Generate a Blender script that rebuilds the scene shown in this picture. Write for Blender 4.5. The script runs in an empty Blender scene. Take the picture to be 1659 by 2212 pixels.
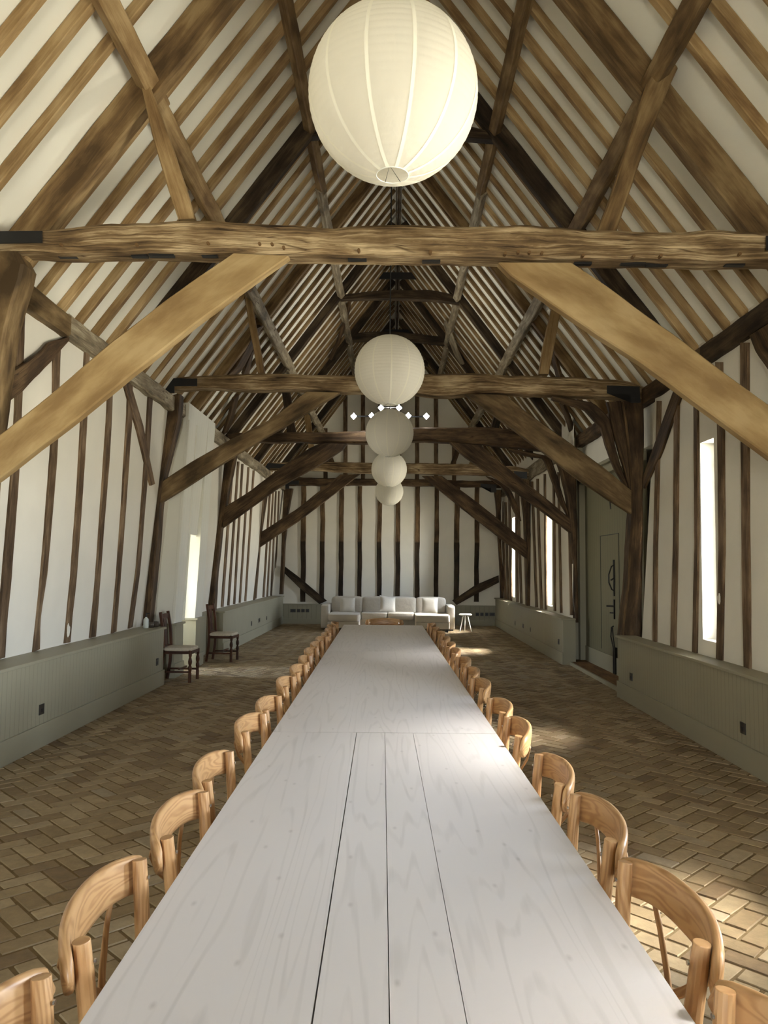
import bpy, bmesh, math, random
from mathutils import Vector, Matrix, noise
random.seed(7)
SC = bpy.context.scene
COL = SC.collection
PI = math.pi
# ------------------------------------------------------------------ camera
F = 1660.0; CX, CY = 829.5, 1106.0
CAM = Vector((0, 0, 1.6))
yaw, pitch, roll = 0.013003, 0.071443, 0.0096
cy_, sy_ = math.cos(yaw), math.sin(yaw); cp_, sp_ = math.cos(pitch), math.sin(pitch)
fw = Vector((-sy_*cp_, cy_*cp_, sp_)); r0 = Vector((cy_, sy_, 0)); u0 = r0.cross(fw)
rt = r0*math.cos(roll) + u0*math.sin(roll); up = -r0*math.sin(roll) + u0*math.cos(roll)
def ray(px, py): return fw + rt*((px-CX)/F) - up*((py-CY)/F)
def atY(p, Y):
    d = ray(*p); return CAM + d*(Y/d.y)
def atZ(p, Z):
    d = ray(*p); return CAM + d*((Z-CAM.z)/d.z)
def onplane(p, p0, n):
    d = ray(*p); return CAM + d*((p0-CAM).dot(n)/d.dot(n))
cam = bpy.data.cameras.new('camera'); co = bpy.data.objects.new('camera', cam); COL.objects.link(co)
M = Matrix((rt, up, -fw)).transposed().to_4x4(); M.translation = CAM
co.matrix_world = M
cam.sensor_fit = 'HORIZONTAL'; cam.sensor_width = 36; cam.lens = 36*F/1659; cam.clip_start = .05; cam.clip_end = 300
SC.camera = co
# ------------------------------------------------------------------ materials
def newmat(name):
    m = bpy.data.materials.new(name); m.use_nodes = True
    nt = m.node_tree; nt.nodes.clear()
    out = nt.nodes.new('ShaderNodeOutputMaterial'); b = nt.nodes.new('ShaderNodeBsdfPrincipled')
    nt.links.new(b.outputs[0], out.inputs[0])
    return m, nt, b, out
def N(nt, t, **k):
    n = nt.nodes.new(t)
    for a, v in k.items():
        if a.startswith('i_'):
            n.inputs[int(a[2:])].default_value = v
        else: setattr(n, a, v)
    return n
def L(nt, a, b): nt.links.new(a, b)
def ramp(nt, stops, interp='LINEAR'):
    r = N(nt, 'ShaderNodeValToRGB'); e = r.color_ramp; e.interpolation = interp
    while len(e.elements) > 1: e.elements.remove(e.elements[-1])
    e.elements[0].position = stops[0][0]; e.elements[0].color = (*stops[0][1], 1)
    for p, c in stops[1:]:
        x = e.elements.new(p); x.color = (*c, 1)
    return r
def s2l(c): return tuple(((x/255)/12.92 if x/255 <= .04045 else ((x/255+.055)/1.055)**2.4) for x in c)
def setsp(b, v):
    for k in ('Specular IOR Level', 'Specular'):
        if k in b.inputs: b.inputs[k].default_value = v; return
def wood(name, dark, mid, light, su=1.6, sv=22, rough=.7, bump=.25, patch=.5, cracks=0.0, obj_var=.18, low=None):
    def ds(c):
        g = .3*c[0]+.59*c[1]+.11*c[2]; return tuple(g+(x-g)*.92 for x in c)
    dark, mid, light = ds(dark), ds(mid), ds(light)
    m, nt, b, out = newmat(name)
    uv = N(nt, 'ShaderNodeUVMap'); oi = N(nt, 'ShaderNodeObjectInfo')
    add = N(nt, 'ShaderNodeVectorMath', operation='ADD'); mul = N(nt, 'ShaderNodeMath', operation='MULTIPLY', i_1=37.0)
    L(nt, oi.outputs['Random'], mul.inputs[0]); L(nt, uv.outputs[0], add.inputs[0]); L(nt, mul.outputs[0], add.inputs[1])
    mp = N(nt, 'ShaderNodeMapping'); mp.inputs['Scale'].default_value = (su, sv, 1); L(nt, add.outputs[0], mp.inputs[0])
    n1 = N(nt, 'ShaderNodeTexNoise', noise_dimensions='2D'); n1.inputs['Scale'].default_value = 1.6; n1.inputs['Detail'].default_value = 11; n1.inputs['Roughness'].default_value = .74; n1.inputs['Distortion'].default_value = .6
    L(nt, mp.outputs[0], n1.inputs['Vector'])
    mp2 = N(nt, 'ShaderNodeMapping'); mp2.inputs['Scale'].default_value = (1.1, 3.0, 1); L(nt, add.outputs[0], mp2.inputs[0])
    n2 = N(nt, 'ShaderNodeTexNoise', noise_dimensions='2D'); n2.inputs['Scale'].default_value = 1.7; n2.inputs['Detail'].default_value = 4
    L(nt, mp2.outputs[0], n2.inputs['Vector'])
    mixf = N(nt, 'ShaderNodeMix'); mixf.data_type = 'FLOAT'; mixf.inputs[0].default_value = patch
    L(nt, n1.outputs[0], mixf.inputs[2]); L(nt, n2.outputs[0], mixf.inputs[3])
    r = ramp(nt, [(.36, dark), (.5, mid), (.63, light)]); L(nt, mixf.outputs[0], r.inputs[0])
    hv = N(nt, 'ShaderNodeHueSaturation'); mr = N(nt, 'ShaderNodeMapRange'); mr.inputs[3].default_value = 1-obj_var; mr.inputs[4].default_value = 1+obj_var
    L(nt, oi.outputs['Random'], mr.inputs[0]); L(nt, mr.outputs[0], hv.inputs['Value']); L(nt, r.outputs[0], hv.inputs['Color'])
    last = hv.outputs[0]
    if cracks > 0:
        mp3 = N(nt, 'ShaderNodeMapping'); mp3.inputs['Scale'].default_value = (1.0, 26, 1); L(nt, add.outputs[0], mp3.inputs[0])
        v = N(nt, 'ShaderNodeTexVoronoi', feature='DISTANCE_TO_EDGE', voronoi_dimensions='2D'); v.inputs['Scale'].default_value = 1.2; v.inputs['Randomness'].default_value = 1
        L(nt, mp3.outputs[0], v.inputs['Vector'])
        cr = ramp(nt, [(0, (.25, .2, .15)), (.03+cracks*.05, (1, 1, 1))]); L(nt, v.outputs[0], cr.inputs[0])
        gt = ramp(nt, [(.5, (0, 0, 0)), (.62, (1, 1, 1))]); L(nt, n2.outputs[0], gt.inputs[0])
        mx = N(nt, 'ShaderNodeMix'); mx.data_type = 'RGBA'; mx.blend_type = 'MULTIPLY'; mx.inputs[0].default_value = .75; L(nt, gt.outputs[0], mx.inputs[0])
        L(nt, last, mx.inputs[6]); L(nt, cr.outputs[0], mx.inputs[7]); last = mx.outputs[2]
    if low is not None:   # old limewash/tar line: timber stained dark below a fixed height
        ge = N(nt, 'ShaderNodeNewGeometry'); sx = N(nt, 'ShaderNodeSeparateXYZ'); L(nt, ge.outputs['Position'], sx.inputs[0])
        lt = N(nt, 'ShaderNodeMapRange'); lt.inputs[1].default_value = low-.02; lt.inputs[2].default_value = low+.03; lt.inputs[3].default_value = .25; lt.inputs[4].default_value = 1
        L(nt, sx.outputs['Z'], lt.inputs[0])
        hv2 = N(nt, 'ShaderNodeHueSaturation'); L(nt, last, hv2.inputs['Color']); L(nt, lt.outputs[0], hv2.inputs['Value']); last = hv2.outputs[0]
    L(nt, last, b.inputs['Base Color']); b.inputs['Roughness'].default_value = rough; setsp(b, .25)
    bp = N(nt, 'ShaderNodeBump'); bp.inputs['Strength'].default_value = bump; bp.inputs['Distance'].default_value = .01
    L(nt, n1.outputs[0], bp.inputs['Height']); L(nt, bp.outputs[0], b.inputs['Normal'])
    return m
def plain(name, col, rough=.6, spec=.3, metal=0, noise_s=0, var=.06, bump=0):
    m, nt, b, out = newmat(name)
    b.inputs['Base Color'].default_value = (*col, 1); b.inputs['Roughness'].default_value = rough; b.inputs['Metallic'].default_value = metal; setsp(b, spec)
    if noise_s:
        tc = N(nt, 'ShaderNodeTexCoord'); n = N(nt, 'ShaderNodeTexNoise'); n.inputs['Scale'].default_value = noise_s; n.inputs['Detail'].default_value = 5
        L(nt, tc.outputs['Object'], n.inputs['Vector'])
        r = ramp(nt, [(.3, tuple(c*(1-var) for c in col)), (.7, tuple(min(1, c*(1+var)) for c in col))]); L(nt, n.outputs[0], r.inputs[0]); L(nt, r.outputs[0], b.inputs['Base Color'])
        if bump:
            bp = N(nt, 'ShaderNodeBump'); bp.inputs['Strength'].default_value = bump; bp.inputs['Distance'].default_value = .02; L(nt, n.outputs[0], bp.inputs['Height']); L(nt, bp.outputs[0], b.inputs['Normal'])
    return m
W_BRACE = wood('oak_sawn_tan', s2l((136, 108, 66)), s2l((158, 130, 84)), s2l((176, 150, 104)), su=1.2, sv=7, bump=.08, patch=.75, obj_var=.0)
W_BRACE2 = wood('oak_aged_tan', s2l((70, 54, 32)), s2l((110, 88, 56)), s2l((144, 120, 82)), su=1.2, sv=9, bump=.15, patch=.7, obj_var=.08)
W_TIE = wood('oak_tie_weathered', s2l((54, 38, 20)), s2l((134, 108, 72)), s2l((208, 184, 142)), su=.9, sv=22, bump=.7, patch=.42, cracks=.5, obj_var=.05)
W_POST = wood('oak_post_brown', s2l((40, 29, 17)), s2l((76, 57, 36)), s2l((112, 88, 58)), su=1.0, sv=14, bump=.3, patch=.5, cracks=.3, obj_var=.08)
W_RAFT = wood('oak_rafter_golden', s2l((118, 90, 54)), s2l((152, 122, 78)), s2l((180, 152, 106)), su=.8, sv=13, bump=.15, patch=.55, obj_var=.13)
W_PRIN = wood('oak_principal_brown', s2l((80, 60, 34)), s2l((118, 92, 56)), s2l((150, 124, 82)), su=.8, sv=12, bump=.2, patch=.6, obj_var=.1)
W_DARK = wood('oak_smoked_dark', s2l((28, 20, 10)), s2l((54, 41, 26)), s2l((86, 70, 48)), su=.8, sv=12, bump=.3, patch=.5, obj_var=.15)
W_GREY = wood('oak_grey_pitted', s2l((92, 82, 66)), s2l((140, 126, 102)), s2l((184, 172, 146)), su=1.2, sv=12, bump=.5, patch=.45, cracks=.5, obj_var=.1)
W_STUD = wood('oak_stud_dark', s2l((64, 48, 32)), s2l((104, 82, 58)), s2l((140, 116, 88)), su=1.5, sv=18, bump=.3, patch=.5, obj_var=.15)
W_GSTUD = wood('oak_gable_stud', s2l((54, 40, 24)), s2l((94, 72, 46)), s2l((124, 98, 66)), su=1.5, sv=18, bump=.3, patch=.5, obj_var=.1, low=2.3)
def contour_wood(name, dark, light, freq, sc, rough, knots=0, seam=0, spec=.4, amt=1.0, coord='Object', coat=0, thin=0):
    m, nt, b, out = newmat(name)
    tc = N(nt, 'ShaderNodeTexCoord'); oi = N(nt, 'ShaderNodeObjectInfo')
    if coord == 'UV': src = N(nt, 'ShaderNodeUVMap').outputs[0]
    else: src = tc.outputs['Object']
    mul = N(nt, 'ShaderNodeMath', operation='MULTIPLY', i_1=23.0); L(nt, oi.outputs['Random'], mul.inputs[0])
    add = N(nt, 'ShaderNodeVectorMath', operation='ADD'); L(nt, src, add.inputs[0]); L(nt, mul.outputs[0], add.inputs[1])
    mp = N(nt, 'ShaderNodeMapping'); mp.inputs['Scale'].default_value = sc; L(nt, add.outputs[0], mp.inputs[0])
    n = N(nt, 'ShaderNodeTexNoise'); n.inputs['Scale'].default_value = 1; n.inputs['Detail'].default_value = 2.2; n.inputs['Roughness'].default_value = .4
    L(nt, mp.outputs[0], n.inputs['Vector'])
    f = N(nt, 'ShaderNodeMath', operation='MULTIPLY', i_1=freq); L(nt, n.outputs[0], f.inputs[0])
    s = N(nt, 'ShaderNodeMath', operation='SINE'); L(nt, f.outputs[0], s.inputs[0])
    mr = N(nt, 'ShaderNodeMapRange'); mr.inputs[1].default_value = -1; L(nt, s.outputs[0], mr.inputs[0])
    fine = N(nt, 'ShaderNodeTexNoise'); fine.inputs['Scale'].default_value = 1; fine.inputs['Detail'].default_value = 5
    mp2 = N(nt, 'ShaderNodeMapping'); mp2.inputs['Scale'].default_value = (sc[0]*8, sc[1]*2.5, sc[2]*8); L(nt, add.outputs[0], mp2.inputs[0]); L(nt, mp2.outputs[0], fine.inputs['Vector'])
    mf = N(nt, 'ShaderNodeMix'); mf.data_type = 'FLOAT'; mf.inputs[0].default_value = .5; L(nt, mr.outputs[0], mf.inputs[2]); L(nt, fine.outputs[0], mf.inputs[3])
    r = ramp(nt, [(.05, dark), (.36, light)] if thin else [(.15, dark), (.62, light)]); L(nt, mf.outputs[0], r.inputs[0]); last = r.outputs[0]
    if knots:
        mp3 = N(nt, 'ShaderNodeMapping'); mp3.inputs['Scale'].default_value = (5.5, 2.6, 1); L(nt, tc.outputs['Object'], mp3.inputs[0])
        v = N(nt, 'ShaderNodeTexVoronoi', voronoi_dimensions='2D'); v.inputs['Scale'].default_value = 1; v.inputs['Randomness'].default_value = 1; L(nt, mp3.outputs[0], v.inputs['Vector'])
        kr = ramp(nt, [(.0, (.55, .53, .52)), (.02, (.72, .70, .69)), (.05, (1, 1, 1))]); L(nt, v.outputs['Distance'], kr.inputs[0])
        mx = N(nt, 'ShaderNodeMix'); mx.data_type = 'RGBA'; mx.blend_type = 'MULTIPLY'; mx.inputs[0].default_value = .5
        L(nt, last, mx.inputs[6]); L(nt, kr.outputs[0], mx.inputs[7]); last = mx.outputs[2]
    L(nt, last, b.inputs['Base Color']); b.inputs['Roughness'].default_value = rough; setsp(b, spec)
    if coat: b.inputs['Coat Weight'].default_value = coat; b.inputs['Coat Roughness'].default_value = .25
    bp = N(nt, 'ShaderNodeBump'); bp.inputs['Strength'].default_value = .06; bp.inputs['Distance'].default_value = .002; L(nt, fine.outputs[0], bp.inputs['Height']); L(nt, bp.outputs[0], b.inputs['Normal'])
    return m
M_TABLE = contour_wood('pine_whitewashed', s2l((196, 189, 184)), s2l((218, 211, 207)), 95, (5.5, .34, 1), .34, knots=1, spec=.5, thin=1)
M_CHAIR = contour_wood('oak_chair_honey', s2l((164, 120, 76)), s2l((194, 152, 104)), 80, (2.2, 13, 1), .36, spec=.45, coord='UV')
M_DCHAIR = wood('oak_chair_dark', s2l((44, 22, 12)), s2l((74, 42, 24)), s2l((104, 64, 38)), rough=.4)
M_PLASTER = plain('plaster_white', s2l((226, 221, 208)), .95, .1, noise_s=2.5, var=.03, bump=.15)
M_GPLASTER = M_PLASTER
M_CEIL = plain('ceiling_white', s2l((234, 231, 218)), .95, .1, noise_s=1.2, var=.02)
M_BLACK = plain('black_iron', (.012, .012, .013), .45, .5)
M_SOCK = plain('dark_bronze_plate', s2l((52, 48, 42)), .4, .5)
M_WHITE = plain('white_gloss', s2l((236, 236, 230)), .4, .4)
M_WBOARD = plain('white_boarding', s2l((226, 224, 212)), .7, .2, noise_s=3, var=.015)
M_SILVER = plain('screw_metal', (.7, .7, .72), .25, .5, metal=1)
M_CORD = plain('cord_dark', (.03, .03, .03), .6)
M_SEAT = plain('seat_fabric_cream', s2l((196, 186, 168)), .9, .1, noise_s=30, var=.12, bump=.3)
M_PEG = plain('peg_wood', s2l((110, 84, 54)), .8, .2)
M_STEP = wood('threshold_boards', s2l((92, 62, 32)), s2l((128, 92, 54)), s2l((150, 114, 70)))
# sage paint with v-grooved boards (groove pitch along Y or X by geometry position)
def boards(name, col, pitch, axis, dark=.55, w=.035):
    m, nt, b, out = newmat(name)
    ge = N(nt, 'ShaderNodeNewGeometry'); sx = N(nt, 'ShaderNodeSeparateXYZ'); L(nt, ge.outputs['Position'], sx.inputs[0])
    d = N(nt, 'ShaderNodeMath', operation='DIVIDE', i_1=pitch); L(nt, sx.outputs[axis], d.inputs[0])
    fr = N(nt, 'ShaderNodeMath', operation='FRACT'); L(nt, d.outputs[0], fr.inputs[0])
    sb = N(nt, 'ShaderNodeMath', operation='SUBTRACT', i_1=.5); L(nt, fr.outputs[0], sb.inputs[0])
    ab = N(nt, 'ShaderNodeMath', operation='ABSOLUTE'); L(nt, sb.outputs[0], ab.inputs[0])
    r = ramp(nt, [(0, tuple(c*dark for c in col)), (w, tuple(c*.9 for c in col)), (w*1.6, col)]); L(nt, ab.outputs[0], r.inputs[0])
    n = N(nt, 'ShaderNodeTexNoise'); n.inputs['Scale'].default_value = 2; tc = N(nt, 'ShaderNodeTexCoord'); L(nt, tc.outputs['Object'], n.inputs['Vector'])
    hv = N(nt, 'ShaderNodeHueSaturation'); mr = N(nt, 'ShaderNodeMapRange'); mr.inputs[3].default_value = .94; mr.inputs[4].default_value = 1.06; L(nt, n.outputs[0], mr.inputs[0]); L(nt, mr.outputs[0], hv.inputs['Value']); L(nt, r.outputs[0], hv.inputs['Color'])
    L(nt, hv.outputs[0], b.inputs['Base Color']); b.inputs['Roughness'].default_value = .5; setsp(b, .3)
    bp = N(nt, 'ShaderNodeBump'); bp.inputs['Strength'].default_value = .6; bp.inputs['Distance'].default_value = .004
    r2 = ramp(nt, [(0, (0, 0, 0)), (w*1.6, (1, 1, 1))]); L(nt, ab.outputs[0], r2.inputs[0]); L(nt, r2.outputs[0], bp.inputs['Height']); L(nt, bp.outputs[0], b.inputs['Normal'])
    return m
SAGE = s2l((152, 146, 124))
M_SAGE_Y = boards('sage_boards_side', SAGE, .075, 'Y'); M_SAGE_X = boards('sage_boards_end', SAGE, .13, 'X')
M_SAGE = plain('sage_paint', SAGE, .5, .3, noise_s=2, var=.03)
M_DOORB_SHADED = boards('door_boards_shaded', s2l((118, 113, 90)), .13, 'Y')  # sage paint darkened: the porch's shade is put into the door's colour
M_WHITEB = boards('white_boards', s2l((226, 224, 212)), .13, 'Y', dark=.85, w=.02)
M_WHITEBX = boards('white_boards_end', s2l((226, 224, 212)), .12, 'X', dark=.8, w=.03)
# brick floor: per-brick colour from an attribute
m, nt, b, out = newmat('buff_brick'); M_BRICK = m
at = N(nt, 'ShaderNodeAttribute', attribute_name='tone'); tc = N(nt, 'ShaderNodeTexCoord')
n = N(nt, 'ShaderNodeTexNoise'); n.inputs['Scale'].default_value = 14; n.inputs['Detail'].default_value = 8; n.inputs['Roughness'].default_value = .7; L(nt, tc.outputs['Object'], n.inputs['Vector'])
r = ramp(nt, [(0, s2l((112, 90, 64))), (.25, s2l((132, 111, 80))), (.5, s2l((146, 126, 94))), (.75, s2l((162, 142, 110))), (1, s2l((146, 132, 110)))]); L(nt, at.outputs['Fac'], r.inputs[0])
hv = N(nt, 'ShaderNodeHueSaturation'); mr = N(nt, 'ShaderNodeMapRange'); mr.inputs[1].default_value = .3; mr.inputs[2].default_value = .7; mr.inputs[3].default_value = .78; mr.inputs[4].default_value = 1.15
L(nt, n.outputs[0], mr.inputs[0]); L(nt, mr.outputs[0], hv.inputs['Value']); L(nt, r.outputs[0], hv.inputs['Color']); L(nt, hv.outputs[0], b.inputs['Base Color'])
b.inputs['Roughness'].default_value = .62; setsp(b, .35)
bp = N(nt, 'ShaderNodeBump'); bp.inputs['Strength'].default_value = .5; bp.inputs['Distance'].default_value = .006; L(nt, n.outputs[0], bp.inputs['Height']); L(nt, bp.outputs[0], b.inputs['Normal'])
M_MORTAR = plain('mortar', s2l((114, 96, 68)), .95, .1, noise_s=25, var=.12, bump=.4)
# sofa linen
m, nt, b, out = newmat('sofa_linen'); M_SOFA = m
b.inputs['Base Color'].default_value = (*s2l((198, 190, 176)), 1); b.inputs['Roughness'].default_value = .95; setsp(b, .1); b.inputs['Sheen Weight'].default_value = .2
tc = N(nt, 'ShaderNodeTexCoord'); n = N(nt, 'ShaderNodeTexNoise'); n.inputs['Scale'].default_value = 9; n.inputs['Detail'].default_value = 4; L(nt, tc.outputs['Object'], n.inputs['Vector'])
bp = N(nt, 'ShaderNodeBump'); bp.inputs['Strength'].default_value = .35; bp.inputs['Distance'].default_value = .03; L(nt, n.outputs[0], bp.inputs['Height']); L(nt, bp.outputs[0], b.inputs['Normal'])
M_PILLOW = plain('pillow_linen', s2l((208, 202, 190)), .95, .1, noise_s=8, var=.05, bump=.3)
# lantern paper: thin translucent
m, nt, b, out = newmat('lantern_paper'); M_PAPER = m
nt.nodes.remove(b)
df = N(nt, 'ShaderNodeBsdfDiffuse'); tl = N(nt, 'ShaderNodeBsdfTranslucent'); mx = N(nt, 'ShaderNodeMixShader'); mx.inputs[0].default_value = .45
tc = N(nt, 'ShaderNodeTexCoord'); n = N(nt, 'ShaderNodeTexNoise'); n.inputs['Scale'].default_value = 26; n.inputs['Detail'].default_value = 3
mp = N(nt, 'ShaderNodeMapping'); mp.inputs['Scale'].default_value = (1, 1, .35); L(nt, tc.outputs['Object'], mp.inputs[0]); L(nt, mp.outputs[0], n.inputs['Vector'])
bp = N(nt, 'ShaderNodeBump'); bp.inputs['Strength'].default_value = .25; bp.inputs['Distance'].default_value = .01; L(nt, n.outputs[0], bp.inputs['Height'])
for q in (df, tl):
    q.inputs['Color'].default_value = (*s2l((238, 234, 222)), 1); L(nt, bp.outputs[0], q.inputs['Normal'])
L(nt, df.outputs[0], mx.inputs[1]); L(nt, tl.outputs[0], mx.inputs[2]); L(nt, mx.outputs[0], out.inputs[0])
M_SEAM = plain('lantern_seam_paper', s2l((244, 240, 224)), .9, .1)
# glass
m, nt, b, out = newmat('window_glass'); M_GLASS = m
nt.nodes.remove(b)
tr = N(nt, 'ShaderNodeBsdfTransparent'); gl = N(nt, 'ShaderNodeBsdfGlossy'); gl.inputs['Roughness'].default_value = .02
fr = N(nt, 'ShaderNodeFresnel'); mx = N(nt, 'ShaderNodeMixShader'); L(nt, fr.outputs[0], mx.inputs[0]); L(nt, tr.outputs[0], mx.inputs[1]); L(nt, gl.outputs[0], mx.inputs[2]); L(nt, mx.outputs[0], out.inputs[0])
def emis(name, col, st):
    m, nt, b, out = newmat(name); nt.nodes.remove(b); e = N(nt, 'ShaderNodeEmission'); e.inputs[0].default_value = (*col, 1); e.inputs[1].default_value = st; L(nt, e.outputs[0], out.inputs[0]); return m
M_LAMP = emis('spot_lens_lit', (.92, .96, 1), 60)
# ------------------------------------------------------------------ mesh builder
class MB:
    def __init__(s): s.v = []; s.f = []; s.uv = []
    def face(s, ids, uvs=None):
        s.f.append(tuple(ids)); s.uv.append(uvs or [(0, 0)]*len(ids))
    def box(s, x0, x1, y0, y1, z0, z1, ua='auto'):
        b = len(s.v)
        P = [(x, y, z) for z in (z0, z1) for y in (y0, y1) for x in (x0, x1)]
        s.v += [Vector(p) for p in P]
        dims = (abs(x1-x0), abs(y1-y0), abs(z1-z0)); la = dims.index(max(dims))
        for q in ((0, 2, 3, 1), (4, 5, 7, 6), (0, 1, 5, 4), (2, 6, 7, 3), (0, 4, 6, 2), (1, 3, 7, 5)):
            us = []
            for i in q:
                p = P[i]; o = [p[k] for k in range(3) if k != la]; us.append((p[la], o[0]+o[1]))
            s.face([b+i for i in q], us)
        return s
    def ring_loft(s, rings, closed_caps=True, uoff=0):
        n = len(rings[0]); b = len(s.v); ul = [0]
        for i in range(1, len(rings)):
            c0 = sum(rings[i-1], Vector())/n; c1 = sum(rings[i], Vector())/n; ul.append(ul[-1]+(c1-c0).length)
        vl = [0]
        r = rings[len(rings)//2]
        for j in range(n): vl.append(vl[-1]+(r[(j+1) % n]-r[j]).length)
        for r in rings: s.v += r
        for i in range(len(rings)-1):
            for j in range(n):
                k = (j+1) % n
                s.face((b+i*n+j, b+i*n+k, b+(i+1)*n+k, b+(i+1)*n+j), [(ul[i]+uoff, vl[j]), (ul[i]+uoff, vl[j+1]), (ul[i+1]+uoff, vl[j+1]), (ul[i+1]+uoff, vl[j])])
        if closed_caps:
            s.face([b+j for j in range(n)][::-1], [(vl[j], 0) for j in range(n)])
            e = b+(len(rings)-1)*n; s.face([e+j for j in range(n)], [(vl[j], .3) for j in range(n)])
        return s
    def edgebeam(s, A, B, D, ch=.012, wob=0, step=.12, seed=0, mode='line'):
        """timber between two edge polylines A and B (same face); D = depth vector to the hidden face"""
        A = [Vector(a) for a in A]; B = [Vector(b) for b in B]; D = Vector(D)
        la = sum((A[i+1]-A[i]).length for i in range(len(A)-1)); n = max(2, int(la/step)+1)
        A = resamp(A, n); B = resamp(B, n); rings = []
        dn = D.normalized(); dl = D.length
        for i in range(n):
            a, b = A[i], B[i]; w = (b-a); wl = w.length; wn = w/wl if wl > 1e-6 else Vector((1, 0, 0)); c = min(ch, wl*.3, dl*.3)
            if wob:
                q = (a+b)/2
                n1 = noise.noise(q*2.1+Vector((seed*7.3, 0, 0)))+.5*noise.noise(q*7+Vector((0, seed*3.1, 0))); n2 = noise.noise(q*2.3+Vector((0, seed*5.7+40, 0)))+.5*noise.noise(q*8+Vector((9, 0, seed)))
                a = a+wn*n1*wob; b = b+wn*n2*wob
            rings.append([a+wn*c, b-wn*c, b+dn*c, b+D-dn*c, b+D-wn*c, a+D+wn*c, a+D-dn*c, a+dn*c])
        s.ring_loft(rings); return s
    def tube(s, pts, rad, seg=10, flat=1.0, upv=None, caps=True):
        pts = [Vector(p) for p in pts]; n = len(pts)
        if not isinstance(rad, (list, tuple)): rad = [rad]*n
        rings = []; prev = None
        for i in range(n):
            t = (pts[min(i+1, n-1)]-pts[max(i-1, 0)]).normalized()
            if prev is None:
                u = Vector(upv) if upv else (Vector((0, 0, 1)) if abs(t.z) < .9 else Vector((1, 0, 0)))
            else: u = prev
            u = (u-t*u.dot(t)).normalized(); prev = u; w = t.cross(u)
            rings.append([pts[i]+u*math.cos(2*PI*j/seg)*rad[i]+w*math.sin(2*PI*j/seg)*rad[i]*flat for j in range(seg)])
        s.ring_loft(rings, caps); return s
    def slab(s, pts, hs, ts, upv=(0, 0, 1), r=.35):
        """rounded-rect section sweep; hs = half height along up, ts = half thickness"""
        pts = [Vector(p) for p in pts]; n = len(pts); rings = []
        for i in range(n):
            t = (pts[min(i+1, n-1)]-pts[max(i-1, 0)]).normalized(); u = Vector(upv); u = (u-t*u.dot(t)).normalized(); w = t.cross(u)
            h = hs[i] if isinstance(hs, (list, tuple)) else hs; k = ts[i] if isinstance(ts, (list, tuple)) else ts
            ring = []
            for j in range(14):
                a = 2*PI*j/14; ca, sa = math.cos(a), math.sin(a)
                ring.append(pts[i]+u*h*math.copysign(abs(ca)**r, ca)+w*k*math.copysign(abs(sa)**r, sa))
            rings.append(ring)
        s.ring_loft(rings); return s
    def lathe(s, prof, seg=24, c=(0, 0, 0)):
        rings = [[Vector((c[0]+r*math.cos(2*PI*j/seg), c[1]+r*math.sin(2*PI*j/seg), c[2]+z)) for j in range(seg)] for r, z in prof]
        s.ring_loft(rings); return s
    def build(s, name, mat, parent=None, smooth=False, bevel=0):
        me = bpy.data.meshes.new(name); me.from_pydata([tuple(v) for v in s.v], [], s.f)
        ul = me.uv_layers.new(name='UVMap'); k = 0
        flat = []
        for us in s.uv:
            for u in us: flat += [u[0], u[1]]
        ul.data.foreach_set('uv', flat)
        bm = bmesh.new(); bm.from_mesh(me); bmesh.ops.recalc_face_normals(bm, faces=bm.faces); bm.to_mesh(me); bm.free()
        if smooth:
            for p in me.polygons: p.use_smooth = True
        if isinstance(mat, (list, tuple)):
            for q in mat: me.materials.append(q)
        else: me.materials.append(mat)
        o = bpy.data.objects.new(name, me); COL.objects.link(o)
        if parent: o.parent = parent
        if bevel:
            bv = o.modifiers.new('bevel', 'BEVEL'); bv.width = bevel; bv.segments = 2; bv.limit_method = 'ANGLE'
        return o
def resamp(P, n):
    L_ = [0]
    for i in range(1, len(P)): L_.append(L_[-1]+(P[i]-P[i-1]).length)
    out = []; T = L_[-1]
    for k in range(n):
        t = T*k/(n-1); i = 0
        while i < len(P)-2 and L_[i+1] < t: i += 1
        seg = L_[i+1]-L_[i]; f = 0 if seg < 1e-9 else (t-L_[i])/seg
        out.append(P[i].lerp(P[i+1], min(1, max(0, f))))
    return out
def tag(o, label, cat, group=None):
    o['label'] = label; o['category'] = cat
    if group: o['group'] = group
    return o
def struct(o): o['kind'] = 'structure'; return o
def empty(name, loc=(0, 0, 0), rz=0):
    o = bpy.data.objects.new(name, None); COL.objects.link(o); o.location = loc; o.rotation_euler = (0, 0, rz); o.empty_display_size = .1; return o
def copy_tree(o, parent=None):
    c = o.copy(); COL.objects.link(c); c.parent = parent
    for ch in list(o.children): copy_tree(ch, c)
    return c
ORD = ['first', 'second', 'third', 'fourth', 'fifth', 'sixth', 'seventh', 'eighth', 'ninth', 'tenth', 'eleventh', 'twelfth', 'thirteenth', 'fourteenth', 'fifteenth', 'sixteenth', 'seventeenth', 'eighteenth', 'nineteenth', 'twentieth']
Y0, YG = -4.0, 21.6
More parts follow.
